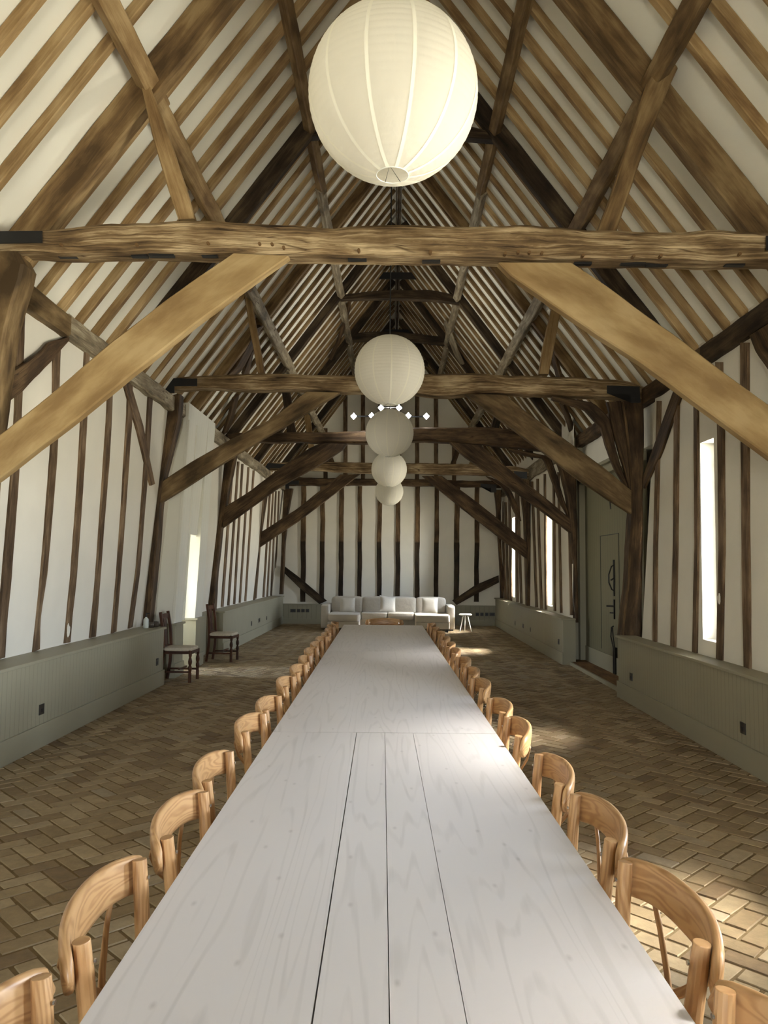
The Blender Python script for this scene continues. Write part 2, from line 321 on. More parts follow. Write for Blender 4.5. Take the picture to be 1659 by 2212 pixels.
# ------------------------------------------------------------------ shell
ZC = .77
LB = (-3.40, ZC, -3.12, 3.8); RB = (3.04, ZC, 3.25, 3.8); RBF = (3.04, ZC, 3.08, 3.8)   # the far right wall stands more upright
def wx(side, z, Y=0):
    a = LB if side < 0 else (RB if Y < 12 else RBF)
    return a[0]+(z-a[1])*(a[2]-a[0])/(a[3]-a[1])
def wallpt(p, side, off=0):
    a = LB if side < 0 else (RB if p[0] > 1300 else RBF)
    n = Vector((a[3]-a[1], 0, -(a[2]-a[0]))).normalized(); p0 = Vector((a[0], 0, a[1])) + n*(off if side < 0 else -off)
    return onplane(p, p0, n)
WINS = [(.9, 1.35, .92, 2.9), (3.35, 4.1, .92, 2.9), (7.33, 7.67, .92, 2.92), (14.82, 15.36, .88, 2.72), (19.35, 19.85, .88, 2.9)]
def lean(Y, z): return (.16 if Y < 12 else .05)*(z-.92)
def wallmesh(side, segs, z0, z1, wins, mat, name):
    mb = MB(); ys = sorted(set([segs[0], segs[1]]+[w for q in wins for w in q[:2] if segs[0] < w < segs[1]]))
    zs = sorted(set([z0, z1]+[w for q in wins for w in q[2:4]]))
    def pt(y, z): return Vector((wx(side, z, segs[1]), y if (y in segs or not wins) else y+lean(y, z), z))
    for i in range(len(ys)-1):
        for j in range(len(zs)-1):
            ym, zm = (ys[i]+ys[i+1])/2, (zs[j]+zs[j+1])/2
            if any(q[0] < ym < q[1] and q[2] < zm < q[3] for q in wins): continue
            b = len(mb.v)
            mb.v += [pt(ys[i], zs[j]), pt(ys[i+1], zs[j]), pt(ys[i+1], zs[j+1]), pt(ys[i], zs[j+1])]
            mb.face((b, b+1, b+2, b+3))
    for (a, c, zb, zt) in wins:   # reveals
        if not (segs[0] < a < segs[1]): continue
        d = .24*(1 if side > 0 else -1)
        P = [pt(y, z) for y, z in ((a, zb), (c, zb), (c, zt), (a, zt))]; Q = [p+Vector((d, 0, 0)) for p in P]
        b = len(mb.v); mb.v += P+Q
        for k in range(4): mb.face((b+k, b+(k+1) % 4, b+4+(k+1) % 4, b+4+k))
    return struct(mb.build(name, mat))
wallmesh(1, (Y0, 9.5), .0, 4.35, [w for w in WINS if w[1] < 10], M_PLASTER, 'wall_right')
wallmesh(1, (13.12, YG+.1), .0, 4.35, [w for w in WINS if w[0] > 13], M_PLASTER, 'wall_right_far')
wallmesh(-1, (Y0, 10.97), .0, 3.95, [], M_PLASTER, 'wall_left')
struct(MB().box(-3.6, -3.37, 12.62, 13.98, 0, ZC).build('trim_left_recess', M_SAGE_Y))
wallmesh(-1, (12.5, YG+.1), .0, 3.95, [], M_PLASTER, 'wall_left_far')
# windows: frame + glass, set back in the reveal
for k, (a, c, zb, zt) in enumerate(WINS):
    t = .045
    def wpane(mb, y0, y1, z0, z1, d0, d1):
        P = [Vector((wx(1, z, a)+d, y+lean(a, z), z)) for d in (d0, d1) for (y, z) in ((y0, z0), (y1, z0), (y1, z1), (y0, z1))]
        b = len(mb.v); mb.v += P
        for q in ((0, 1, 2, 3), (7, 6, 5, 4), (0, 4, 5, 1), (1, 5, 6, 2), (2, 6, 7, 3), (3, 7, 4, 0)): mb.face([b+i for i in q])
        return mb
    mb = MB(); wpane(mb, a, a+t, zb, zt, .16, .21); wpane(mb, c-t, c, zb, zt, .16, .21); wpane(mb, a+t, c-t, zb, zb+.06, .16, .21); wpane(mb, a+t, c-t, zt-.05, zt, .16, .21)
    w = struct(mb.build('window_%d' % (k+1), plain('window_frame_grey', s2l((150, 160, 160)), .5)))
    wpane(MB(), a+t, c-t, zb+.06, zt-.05, .185, .19).build('pane', M_GLASS, w)
# gable wall far end + near end with the big glazed opening behind the camera
def gable(Y, name, opening=None):
    mb = MB(); zr = 8.35
    if not opening:
        mb.v += [Vector(p) for p in ((-3.6, Y, 0), (3.6, Y, 0), (3.6, Y, 3.6), (0.03, Y, zr+.2), (-3.6, Y, 3.6))]; mb.face((0, 1, 2, 3, 4))
    else:
        x0, x1, zt = opening
        mb.v += [Vector(p) for p in ((-3.6, Y, 0), (x0, Y, 0), (x0, Y, zt), (-3.6, Y, zt), (x1, Y, 0), (3.6, Y, 0), (3.6, Y, zt), (x1, Y, zt), (3.6, Y, 3.6), (.03, Y, zr+.2), (-3.6, Y, 3.6))]
        mb.face((0, 1, 2, 3)); mb.face((4, 5, 6, 7)); mb.face((3, 2, 7, 6, 8, 9, 10))
    return struct(mb.build(name, M_PLASTER))
gable(YG+.02, 'wall_far_gable'); gable(Y0, 'wall_near_gable', (-.6, .6, 2.3))
w = struct(MB().box(-.6, -.52, Y0-.05, Y0+.03, 0, 2.3).box(.52, .6, Y0-.05, Y0+.03, 0, 2.3).box(-.52, .52, Y0-.05, Y0+.03, 2.22, 2.3).box(-.04, .04, Y0-.05, Y0+.03, 0, 2.22).build('window_7', M_SAGE))
MB().box(-.52, .52, Y0-.02, Y0-.012, .02, 2.22).build('pane', M_GLASS, w)
# roof
XL, XR, XC, ZP, ZR = -3.1, 3.22, .03, 3.95, 8.22
def rp(side, t, Y, off):
    """point on the roof slope; t 0 at the plate, 1 at the ridge; off = distance above (outside) the rafter underside plane"""
    xe = XL if side < 0 else XR
    d = Vector((XC-xe, 0, ZR-ZP)); n = Vector((-d.z*(1 if d.x > 0 else -1), 0, abs(d.x))).normalized()
    return Vector((xe, Y, ZP))+d*t+n*off
for side, nm in ((-1, 'ceiling_left'), (1, 'ceiling_right')):
    mb = MB()
    mb.v += [rp(side, -.16, Y0-.1, .075), rp(side, -.16, YG+.1, .075), rp(side, 1.02, YG+.1, .075), rp(side, 1.02, Y0-.1, .075)]; mb.face((0, 1, 2, 3))
    struct(mb.build(nm, M_CEIL))
# floor: mortar bed + herringbone bricks at 45 degrees
struct(MB().box(-4.0, 4.0, Y0, YG+.1, -.12, -.005).build('floor', M_MORTAR))
def bricks():
    v = []; f = []; tone = []
    Lb, Wb, g = .225, .1125, .0085; c45 = math.sqrt(.5)
    rnd = random.Random(3)
    u = Wb
    for i in range(-170, 175):
        for j in range(-60, 62):
            # herringbone: unit cell steps (u,u) along the diagonal, (2u,-2u) across -> classic pattern
            for kind in (0, 1):
                ox = i*u + j*2*u; oy = i*u - j*2*u
                if kind == 0: x0, y0, w, h = ox, oy, 2*u, u
                else: x0, y0, w, h = ox-u+u, oy+u, u, 2*u
                cx, cyy = x0+w/2, y0+h/2
                X = (cx-cyy)*c45; Y = (cx+cyy)*c45+8.5
                if not (-3.7 < X < 3.75 and -1.0 < Y < YG+.1): continue
                if abs(X) > 3.18 and not (9.6 < Y < 14.2): continue
                dz = rnd.uniform(-.0012, .0012); tx = rnd.uniform(-.009, .009); ty = rnd.uniform(-.009, .009); jr = [rnd.uniform(-.003, .003) for _ in range(8)]
                b = len(v); x1, y1 = x0+w-g, y0+h-g; e = .006
                top = []
                for q, (x, y) in enumerate(((x0, y0), (x1, y0), (x1, y1), (x0, y1))):
                    x += jr[q]; y += jr[q+4]
                    z = dz+tx*(x-cx)+ty*(y-cyy)
                    xi = x+(e if x < cx else -e); yi = y+(e if y < cyy else -e)
                    top.append(((xi-yi)*c45, (xi+yi)*c45+8.5, z)); v.append(((x-y)*c45, (x+y)*c45+8.5, z-.014))
                v += top
                f += [(b+4, b+5, b+6, b+7)]+[(b+k, b+(k+1) % 4, b+4+(k+1) % 4, b+4+k) for k in range(4)]
                tone += [rnd.betavariate(2, 2)]*5
    me = bpy.data.meshes.new('floor_bricks'); me.from_pydata(v, [], f)
    a = me.attributes.new('tone', 'FLOAT', 'FACE'); a.data.foreach_set('value', tone)
    me.materials.append(M_BRICK); o = bpy.data.objects.new('floor_bricks', me); COL.objects.link(o); return struct(o)
bricks()
# ------------------------------------------------------------------ wainscot
def wains(side, y0, y1, name, endface=True):
    xf = -3.08 if side < 0 else 2.85
    xw = wx(side, ZC)+(-.02 if side < 0 else .02)
    a, c = (xw, xf) if side < 0 else (xf, xw)
    s = 1 if side < 0 else -1
    o = struct(MB().box(a, c, y0, y1, 0, ZC-.03).build('trim_'+name, [M_SAGE_Y]))
    e = .03; capx = (a, c+e) if side < 0 else (a-e, c)
    struct(MB().box(capx[0], capx[1], y0-.02, y1+.02, ZC-.03, ZC).build('trim_'+name+'_cap', M_SAGE, bevel=.006))
    bx = (xf, xf+.022) if side < 0 else (xf-.022, xf)
    struct(MB().box(bx[0], bx[1], y0-.015, y1+.015, 0, .2).build('baseboard_'+name, M_SAGE, bevel=.004))
wains(-1, Y0, 10.39, 'left'); wains(-1, 14.0, YG, 'left_far'); wains(1, Y0, 9.85, 'right'); wains(1, 13.02, YG, 'right_far')
struct(MB().box(-3.08, 2.85, YG-.06, YG, 0, .53).build('trim_gable', M_SAGE_X)); struct(MB().box(-3.08, 2.85, YG-.085, YG, .53, .555).build('trim_gable_cap', M_SAGE)); struct(MB().box(-3.08, 2.85, YG-.08, YG-.06, 0, .14).build('baseboard_gable', M_SAGE))
# left porch bay: boarded pier, glazed side opening, boarded wall
def bay(y0, y1, z0, x0=-3.7, x1=-3.12):
    mb = MB(); b = 0
    xt = x1+.14
    P = [Vector((x0, y0, z0)), Vector((x1, y0, z0)), Vector((x1, y1, z0)), Vector((x0, y1, z0)), Vector((x0, y0, 3.95)), Vector((xt, y0, 3.95)), Vector((xt, y1, 3.95)), Vector((x0, y1, 3.95))]
    mb.v += P
    for q in ((0, 1, 5, 4), (1, 2, 6, 5), (2, 3, 7, 6), (0, 3, 2, 1), (3, 0, 4, 7)): mb.face(q)
    return mb
struct(bay(10.97, 11.42, ZC).build('wall_left_pier', M_WHITEB)); struct(bay(12.15, 12.6, ZC).build('wall_left_porch', M_WHITEB)); struct(bay(11.42, 12.15, 2.07).build('wall_left_lintel', M_WHITEB))
for y0, y1, nm in ((10.97, 11.42, 'pier'), (12.15, 12.6, 'porch')):
    struct(MB().box(-3.7, -3.10, y0, y1, 0, ZC-.03).build('trim_'+nm, M_SAGE_Y)); struct(MB().box(-3.7, -3.07, y0-.02, y1+.01, ZC-.03, ZC).build('trim_'+nm+'_cap', M_SAGE, bevel=.005))
    struct(MB().box(-3.7, -3.08, y0-.012, y1+.01, 0, .2).build('baseboard_'+nm, M_SAGE, bevel=.004))
# panel moulding on the return that faces the room end
struct(MB().box(-3.36, -3.33, 12.13, 12.15, ZC+.02, 2.07).box(-3.36, -3.13, 12.13, 12.15, 2.05, 2.07).build('trim_return_moulding', M_WBOARD))
for yy, zz in ((10.965, 3.6), (11.42, 3.6)):
    struct(MB().edgebeam([(-3.15, yy, ZC+.02), (-3.02, yy, 3.7)], [(-3.15, yy+.06, ZC+.02), (-3.02, yy+.06, 3.7)], (.05, 0, 0), ch=.008, step=3).build('trim_pier_bead', M_WBOARD))
struct(MB().box(-4.75, -3.7, 11.3, 11.42, -.05, 2.2).build('wall_left_recess_near', M_PLASTER)); struct(MB().box(-4.75, -3.7, 12.15, 12.3, -.05, 2.2).build('wall_left_recess_far', M_PLASTER)); struct(MB().box(-4.75, -3.65, 11.3, 12.3, 2.07, 2.2).build('ceiling_recess', M_PLASTER)); struct(MB().box(-4.75, -3.6, 11.3, 12.3, -.1, -.012).build('floor_recess', M_MORTAR))
w = struct(MB().box(-4.70, -4.65, 11.42, 11.6, 0, 2.07).box(-4.70, -4.65, 11.98, 12.15, 0, 2.07).box(-4.70, -4.65, 11.6, 11.98, 1.90, 2.07).box(-4.70, -4.65, 11.6, 11.98, 0, .5).build('door_2', M_SAGE))
MB().box(-4.68, -4.67, 11.6, 11.98, .5, 1.90).build('pane', M_GLASS, w)
# right porch bay: big boarded doors
struct(MB().box(3.30, 3.6, 9.5, 13.5, 3.2, 4.1).build('wall_right_over_door', M_PLASTER)); mb = MB()
for y_ in (9.39, 13.42):
    mb.v += [Vector((wx(1, 0, y_)+.01, y_, 0)), Vector((3.6, y_, 0)), Vector((3.6, y_, 4.3)), Vector((wx(1, 3.95, y_)+.03, y_, 4.3)), Vector((wx(1, 0, y_)+.01, y_+.1, 0)), Vector((3.6, y_+.1, 0)), Vector((3.6, y_+.1, 4.3)), Vector((wx(1, 3.95, y_)+.03, y_+.1, 4.3))]
    c_ = len(mb.v)-8
    for q in ((0, 1, 2, 3), (4, 5, 6, 7), (0, 4, 7, 3), (0, 1, 5, 4), (1, 2, 6, 5), (3, 2, 6, 7)): mb.face([c_+i for i in q])
struct(mb.build('wall_right_porch', M_SAGE))
struct(MB().box(3.44, 3.6, 9.5, 13.5, -.05, 3.3).build('wall_right_door_back', M_PLASTER))
struct(MB().box(2.98, 3.42, 9.86, 13.35, -.01, .05).build('floor_threshold', M_STEP)); struct(MB().box(2.95, 2.98, 9.86, 13.0, -.01, .055).build('trim_threshold_edge', M_SAGE))
d = struct(empty('door_1', (3.36, 11.6, .05)))
def dchild(mb, nm, mat, **k):
    o = mb.build(nm, mat, d, **k); o.matrix_parent_inverse = Matrix.Translation(d.location).inverted(); return o
dchild(MB().box(3.30, 3.36, 10.2, 13.28, .05, 3.05), 'door_leaf', M_DOORB_SHADED)
dchild(MB().box(3.20, 3.36, 13.28, 13.42, .05, 3.15).box(3.20, 3.36, 10.2, 13.42, 3.05, 3.18).box(3.14, 3.36, 10.2, 13.5, 3.18, 3.23), 'door_frame', M_SAGE, bevel=.006)
dchild(MB().box(3.285, 3.30, 10.2, 13.28, .05, .3), 'door_rail', M_SAGE)
YD = 11.55
dchild(MB().box(3.294, 3.299, 11.3, 12.3, 2.12, 2.13).box(3.294, 3.299, 12.3, 12.31, .35, 2.13).box(3.294, 3.299, 11.3, 11.31, .35, 2.13), 'wicket_joint', M_BLACK)
h = [(3.29, YD, 1.28), (3.25, YD-.02, 1.30), (3.20, YD-.05, 1.40), (3.20, YD-.05, 1.52), (3.25, YD-.02, 1.64), (3.29, YD, 1.66)]
dchild(MB().tube(h, .010, 8).box(3.28, 3.30, YD-.015, YD+.015, 1.2, 1.74).tube([(3.28, YD, 1.46), (3.22, YD-.1, 1.44)], .012, 8), 'pull_handle', M_BLACK, smooth=False)
dchild(MB().box(3.28, 3.30, YD-.012, YD+.02, .86, 1.15).tube([(3.29, YD, 1.05), (3.2, YD+.08, 1.05)], .012, 8).tube([(3.29, YD, .95), (3.24, YD+.05, .95)], .010, 8), 'latch', M_BLACK)
dchild(MB().box(3.26, 3.30, YD-.03, YD+.01, .06, .45).box(3.26, 3.30, YD-.1, YD-.06, .06, .45).tube([(3.27, YD-.01, .42), (3.24, YD+.02, .6), (3.24, YD-.02, .74), (3.27, YD-.03, .76)], .010, 8).tube([(3.27, YD-.08, .42), (3.25, YD-.06, .6), (3.24, YD-.06, .74)], .010, 8), 'floor_bolt', M_BLACK)
dchild(MB().box(3.27, 3.30, YD-.02, YD+.02, 2.75, 2.9).tube([(3.28, YD, 2.8), (3.25, YD+.02, 2.6), (3.26, YD+.02, 2.5)], .009, 8).tube([(3.28, YD-.06, 2.85), (3.26, YD-.07, 2.6)], .009, 8), 'top_bolt', M_BLACK)
# ------------------------------------------------------------------ timber frame
def timber(name, A, B, D, mat, label, cat, group=None, **k):
    mb = MB().edgebeam(A, B, D, **k); o = mb.build(name, mat); return tag(o, label, cat, group)
SKEW = {10.3: (10.1, -.10), 14.1: (13.6, -.16), 18.6: (17.9, -.23)}   # the old frames stand slightly askew in plan
def px(P, Y):
    for k_, (ya, s_) in SKEW.items():
        if abs(Y-k_) < .25:
            return [onplane(p, Vector((0, ya+Y-k_, 0)), Vector((-s_, 1, 0))) for p in P]
    return [atY(p, Y) for p in P]
# plates along the eaves
pl = [(-1, -4, 7.0, W_BRACE2, 'pale new oak eaves plate on the left wall, nearest length'), (-1, 7.0, 10.3, W_GREY, 'weathered eaves plate on the left wall, between the nearest and second tie beams'), (-1, 10.3, 14.1, W_GREY, 'pitted pale grey eaves plate over the white boarded bay on the left'), (-1, 14.1, 18.7, W_GREY, 'knobbly grey eaves plate on the left wall before the fourth tie beam'), (-1, 18.7, 21.6, W_GREY, 'farthest short eaves plate on the left wall beside the gable'),
      (1, -4, 7.9, W_DARK, 'dark grey eaves plate on the right wall, nearest length'), (1, 7.9, 10.3, W_POST, 'brown eaves plate on the right wall before the second tie beam'), (1, 10.3, 14.1, W_POST, 'brown eaves plate above the big boarded doors'), (1, 14.1, 18.7, W_GREY, 'knobbly grey eaves plate on the right wall before the fourth tie beam'), (1, 18.7, 21.6, W_GREY, 'farthest short eaves plate on the right wall beside the gable')]
for k, (s, a, b_, m_, lb) in enumerate(pl):
    xi = -3.03 if s < 0 else (3.17 if b_ < 14.2 else 3.02); zo = -.13 if (s > 0 and b_ > 14.2) else 0
    A = [Vector((xi, a+(b_-a)*i/12, 3.93+zo*.25+.015*noise.noise(Vector((i*.9, k, 0))))) for i in range(13)]; B = [Vector((xi, a+(b_-a)*i/12, 3.72+zo+(.03 if m_ == W_GREY else .01)*noise.noise(Vector((i*1.3, k, 5))))) for i in range(13)]
    timber('wall_plate', A, B, (s*.24, 0, 0), m_, lb, 'beam', 'eaves plates', ch=.02, wob=.012, seed=k)
# tie beams: top and bottom edges of the front face, in pixels
ties = [
 (5.65, [(-160, 510), (0, 497), (90, 496), (180, 484), (235, 480), (345, 477), (470, 473), (600, 482), (720, 487), (850, 482), (960, 484), (1040, 486), (1120, 482), (1200, 484), (1270, 495), (1400, 497), (1540, 495), (1659, 499), (1820, 505)], [(-160, 546), (0, 540), (180, 540), (420, 542), (640, 546), (830, 548), (1070, 552), (1300, 556), (1500, 556), (1659, 560), (1820, 565)], .25, 'massive weathered tie beam nearest the viewer, level with the big lantern'),
 (10.3, [(345, 818), (430, 812), (560, 806), (680, 808), (840, 812), (980, 805), (1060, 808), (1150, 812), (1270, 814), (1360, 822), (1400, 836)], [(345, 842), (430, 838), (560, 840), (700, 842), (840, 846), (960, 854), (1060, 848), (1200, 852), (1330, 858), (1400, 868)], .25, 'second tie beam with pale split patch, behind the second lantern'),
 (14.1, [(470, 934), (590, 934), (700, 934), (780, 930), (880, 924), (980, 922), (1060, 922), (1130, 930), (1190, 950), (1215, 960)], [(470, 954), (620, 954), (790, 957), (900, 952), (1040, 958), (1150, 970), (1215, 975)], .24, 'dark third tie beam behind the row of lit spotlights'),
 (18.6, [(560, 1000), (650, 996), (700, 996), (800, 999), (900, 1000), (1000, 1002), (1100, 1006), (1150, 1014)], [(560, 1016), (650, 1014), (760, 1021), (900, 1022), (1050, 1026), (1150, 1030)], .24, 'fourth tie beam crossing behind the fourth lantern'),
 (21.35, [(610, 1036), (640, 1030), (680, 1032), (800, 1034), (950, 1036), (1100, 1040)], [(610, 1048), (680, 1049), (800, 1048), (950, 1050), (1100, 1054)], .2, 'farthest tie beam set against the gable wall')]
tie_objs = []
for k, (Y, a, b_, dp, lb) in enumerate(ties):
    o = timber('tie_beam', px(a, Y), px(b_, Y), (0, dp, 0), W_TIE if k in (0, 1, 3) else W_POST, lb, 'beam', 'tie beams', ch=.03, wob=.02, seed=k+20, step=.1); tie_objs.append(o)
W_TIEB = W_TIE
T1 = tie_objs[0]
for (x0, x1, yy) in [(128, 168, 552), (285, 320, 551), (323, 377, 547), (437, 471, 544), (752, 792, 558), (912, 951, 562), (1239, 1277, 567), (1340, 1393, 568), (1394, 1441, 570), (1565, 1607, 570)]:
    bl = ties[0][2]; xm = (x0+x1)/2
    q_ = next(q for q in range(len(bl)-1) if bl[q][0] <= xm <= bl[q+1][0]); f_ = (xm-bl[q_][0])/(bl[q_+1][0]-bl[q_][0])
    zb = atY((xm, bl[q_][1]+f_*(bl[q_+1][1]-bl[q_][1])), 5.65).z
    c = atZ((xm, max(yy+2, 552)), zb); c.y = min(max(c.y, 5.71), 5.84)
    xa = atY((x0, yy), c.y).x; xb = atY((x1, yy), c.y).x
    MB().box(xa, xb, c.y-.022, c.y+.022, zb-.012, zb+.02).build('mortise', M_BLACK, T1)
for (x, yy) in [(133, 529), (296, 529), (450, 526), (561, 527), (588, 528), (613, 535), (775, 541), (930, 545), (1091, 548), (1119, 545), (1143, 546), (1170, 547), (1259, 552), (1368, 554), (1427, 553), (1597, 549)]:
    p = atY((x, yy), 5.64); MB().tube([p+Vector((0, .03, 0)), p+Vector((0, -.018, -.002))], .012, 8).build('peg', M_PEG, T1)
# big arched braces under the tie beams
braces = [
 (5.66, [(-35, 962), (0, 938), (110, 850), (232, 745), (367, 640), (440, 588), (502, 547)], [(-35, 1056), (0, 1032), (150, 915), (304, 792), (420, 700), (527, 623), (624, 553)], W_BRACE, 'wide pale curved brace under the nearest tie beam, left side', 'left'),
 (5.66, [(1238, 568), (1296, 606), (1380, 668), (1457, 722), (1560, 800), (1659, 872), (1735, 930)], [(1077, 567), (1100, 592), (1212, 669), (1300, 728), (1381, 779), (1520, 882), (1659, 984), (1735, 1040)], W_BRACE, 'wide pale curved brace under the nearest tie beam, right side', 'right'),
 (10.32, [(345, 1044), (354, 1037), (420, 993), (493, 951), (587, 904), (661, 846)], [(342, 1089), (345, 1086), (430, 1033), (507, 983), (620, 917), (700, 868), (735, 848)], W_BRACE2, 'brown brace from the white boarded bay post to the second tie beam', 'l2'),
 (10.32, [(1095, 854), (1122, 878), (1180, 920), (1244, 965), (1310, 1015), (1370, 1063)], [(1003, 851), (1108, 925), (1180, 980), (1244, 1030), (1310, 1075), (1371, 1114)], W_BRACE2, 'tan brace with dark streak from the door post to the second tie beam', 'r2'),
 (14.12, [(484, 1096), (540, 1060), (613, 1005), (665, 970), (690, 958)], [(481, 1140), (530, 1105), (599, 1055), (700, 998), (747, 966), (750, 958)], W_POST, 'dark brace on the left under the third tie beam', 'l3'),
 (14.12, [(1040, 962), (1090, 1005), (1135, 1041), (1190, 1085), (1233, 1120)], [(970, 955), (1000, 984), (1070, 1032), (1141, 1082), (1190, 1118), (1234, 1152)], W_POST, 'dark brace on the right under the third tie beam', 'r3'),
 (18.62, [(555, 1155), (640, 1100), (735, 1025)], [(555, 1186), (650, 1122), (778, 1024)], W_POST, 'brown brace on the left under the fourth tie beam', 'l4'),
 (18.62, [(955, 1028), (1040, 1092), (1143, 1175)], [(912, 1028), (1000, 1100), (1141, 1210)], W_POST, 'brown brace on the right under the fourth tie beam', 'r4')]
for k, (Y, a, b_, m_, lb, _) in enumerate(braces):
    timber('curved_brace', px(a, Y), px(b_, Y), (0, .10 if Y < 6 else .12, 0), m_, lb, 'beam', 'braces under the tie beams', ch=.012, wob=.006, seed=k+40, step=.1)
# posts
posts = [
 (5.64, [(-118, 545), (-120, 800), (-140, 1461)], [(34, 542), (50, 556), (45, 594), (28, 646), (10, 717), (-2, 800), (-20, 950), (-45, 1200), (-66, 1461)], 'jowled oak post at left edge under the nearest tie beam'),
 (5.64, [(1730, 565), (1735, 700), (1745, 1480)], [(1830, 565), (1830, 700), (1825, 1480)], 'oak post carrying the right end of the nearest tie beam'),
 (10.3, [(350, 858), (337, 930), (333, 1060), (320, 1180), (304, 1352)], [(388, 850), (385, 900), (365, 980), (352, 1035), (343, 1100), (338, 1180), (320, 1350)], 'slender jowled post at the corner of the white boarded bay'),
 (10.3, [(1344, 868), (1356, 950), (1364, 1040), (1366, 1110), (1360, 1170), (1356, 1250), (1344, 1375)], [(1391, 862), (1391, 1000), (1390, 1100), (1388, 1250), (1387, 1378)], 'dark scarred post beside the big boarded doors'),
 (14.1, [(458, 965), (458, 1080), (455, 1200), (446, 1322)], [(512, 962), (494, 1050), (486, 1090), (476, 1150), (468, 1230), (461, 1322)], 'smoke dark post beyond the second dark dining chair'),
 (14.1, [(1196, 968), (1215, 1020), (1228, 1080), (1234, 1160), (1240, 1250), (1243, 1345)], [(1241, 968), (1246, 1050), (1248, 1160), (1250, 1345)], 'dark post on the far side of the big boarded doors'),
 (18.6, [(560, 1018), (557, 1090), (548, 1200), (540, 1298)], [(581, 1018), (574, 1080), (562, 1150), (556, 1220), (548, 1297)], 'thin brown post on the left under the fourth tie beam'),
 (18.6, [(1122, 1034), (1132, 1100), (1138, 1180), (1140, 1310)], [(1145, 1036), (1145, 1100), (1147, 1180), (1149, 1312)], 'thin brown post on the right between two slit windows'),
 (21.3, [(613, 1055), (609, 1120), (607, 1200), (603, 1284)], [(632, 1055), (622, 1110), (616, 1170), (611, 1284)], 'corner post at the left end of the gable wall'),
 (21.3, [(1068, 1058), (1073, 1100), (1076, 1160), (1080, 1230), (1082, 1300)], [(1084, 1058), (1082, 1120), (1084, 1200), (1088, 1240), (1090, 1300)], 'corner post at the right end of the gable wall')]
for k, (Y, a, b_, lb) in enumerate(posts):
    timber('oak_post', px(a, Y), px(b_, Y), (0, .24 if Y < 21 else .18, 0), W_POST if k not in (0,) else W_BRACE2, lb, 'post', 'main posts', ch=.02, wob=.01, seed=k+60)
# old crooked knee braces
knees = [(10.4, [(1195, 853), (1240, 862), (1282, 868), (1315, 900), (1326, 945), (1340, 1000), (1358, 1050)], [(1192, 862), (1230, 874), (1262, 885), (1300, 925), (1310, 960), (1330, 1015), (1352, 1052)], 'gnarled crooked knee timber beside the door post'),
 (10.36, [(1312, 868), (1326, 930), (1340, 985), (1352, 1030), (1360, 1056)], [(1342, 866), (1352, 920), (1360, 970), (1370, 1030), (1372, 1056)], 'pale old strut against the door post under the second tie beam'),
 (14.2, [(1100, 966), (1140, 975), (1190, 985), (1205, 1030), (1222, 1090), (1232, 1120)], [(1100, 972), (1140, 986), (1175, 990), (1192, 1035), (1208, 1080), (1226, 1116)], 'curved knee timber under the right end of the third tie beam'),
 (18.7, [(1050, 1028), (1085, 1040), (1105, 1062), (1120, 1095), (1128, 1125)], [(1060, 1036), (1082, 1050), (1096, 1072), (1110, 1104), (1124, 1126)], 'curved knee timber under the right end of the fourth tie beam'),
 (14.2, [(444, 950), (446, 1010), (450, 1060), (462, 1095)], [(456, 955), (458, 1010), (464, 1060), (470, 1096)], 'twisted old brace leaning on the smoke dark post')]
for k, (Y, a, b_, lb) in enumerate(knees):
    timber('knee_brace', px(a, Y), px(b_, Y), (0, .09, 0), W_POST, lb, 'beam', 'old knee timbers', ch=.015, wob=.015, seed=k+80, step=.08)
# purlins
def lay(side, t, Y, off): return rp(side, t, Y, off)
PL = [(-1, .345, 'lower purlin of the left roof slope'), (-1, .655, 'upper purlin of the left roof slope'), (1, .36, 'lower purlin of the right roof slope'), (1, .645, 'upper purlin of the right roof slope')]
for k, (s, t, lb) in enumerate(PL):
    brk = [2.0, 5.95, 10.0, 14.2, 17.05, YG-.05]
    for q in range(len(brk)-1):
        w_ = .028 if t < .5 else .022
        a, c = brk[q], brk[q+1]+(.12 if q < 4 else 0)
        nn = 14; A = [lay(s, t-w_/2-.004*q+.003*noise.noise(Vector((i*.8, k, q))), a+(c-a)*i/nn, -.0) for i in range(nn+1)]; B = [lay(s, t+w_/2-.004*q, a+(c-a)*i/nn, -.0) for i in range(nn+1)]
        n_ = (rp(s, t, 0, -1)-rp(s, t, 0, 0))
        m_ = [W_RAFT if s < 0 else W_PRIN, W_RAFT if s < 0 else W_PRIN, W_GREY, W_GREY, W_GREY][q] if t < .5 else [W_RAFT, W_PRIN, W_GREY, W_GREY, W_GREY][q]
        timber('purlin', A, B, n_*(.13 if t < .5 else .11), m_, lb+', '+['length nearest the viewer', 'length beyond the nearest tie beam', 'pale pitted length past the second tie beam', 'pale pitted length past the third tie beam', 'farthest length reaching the gable'][q], 'beam', 'roof purlins', ch=.012, wob=.008, seed=k*7+q)
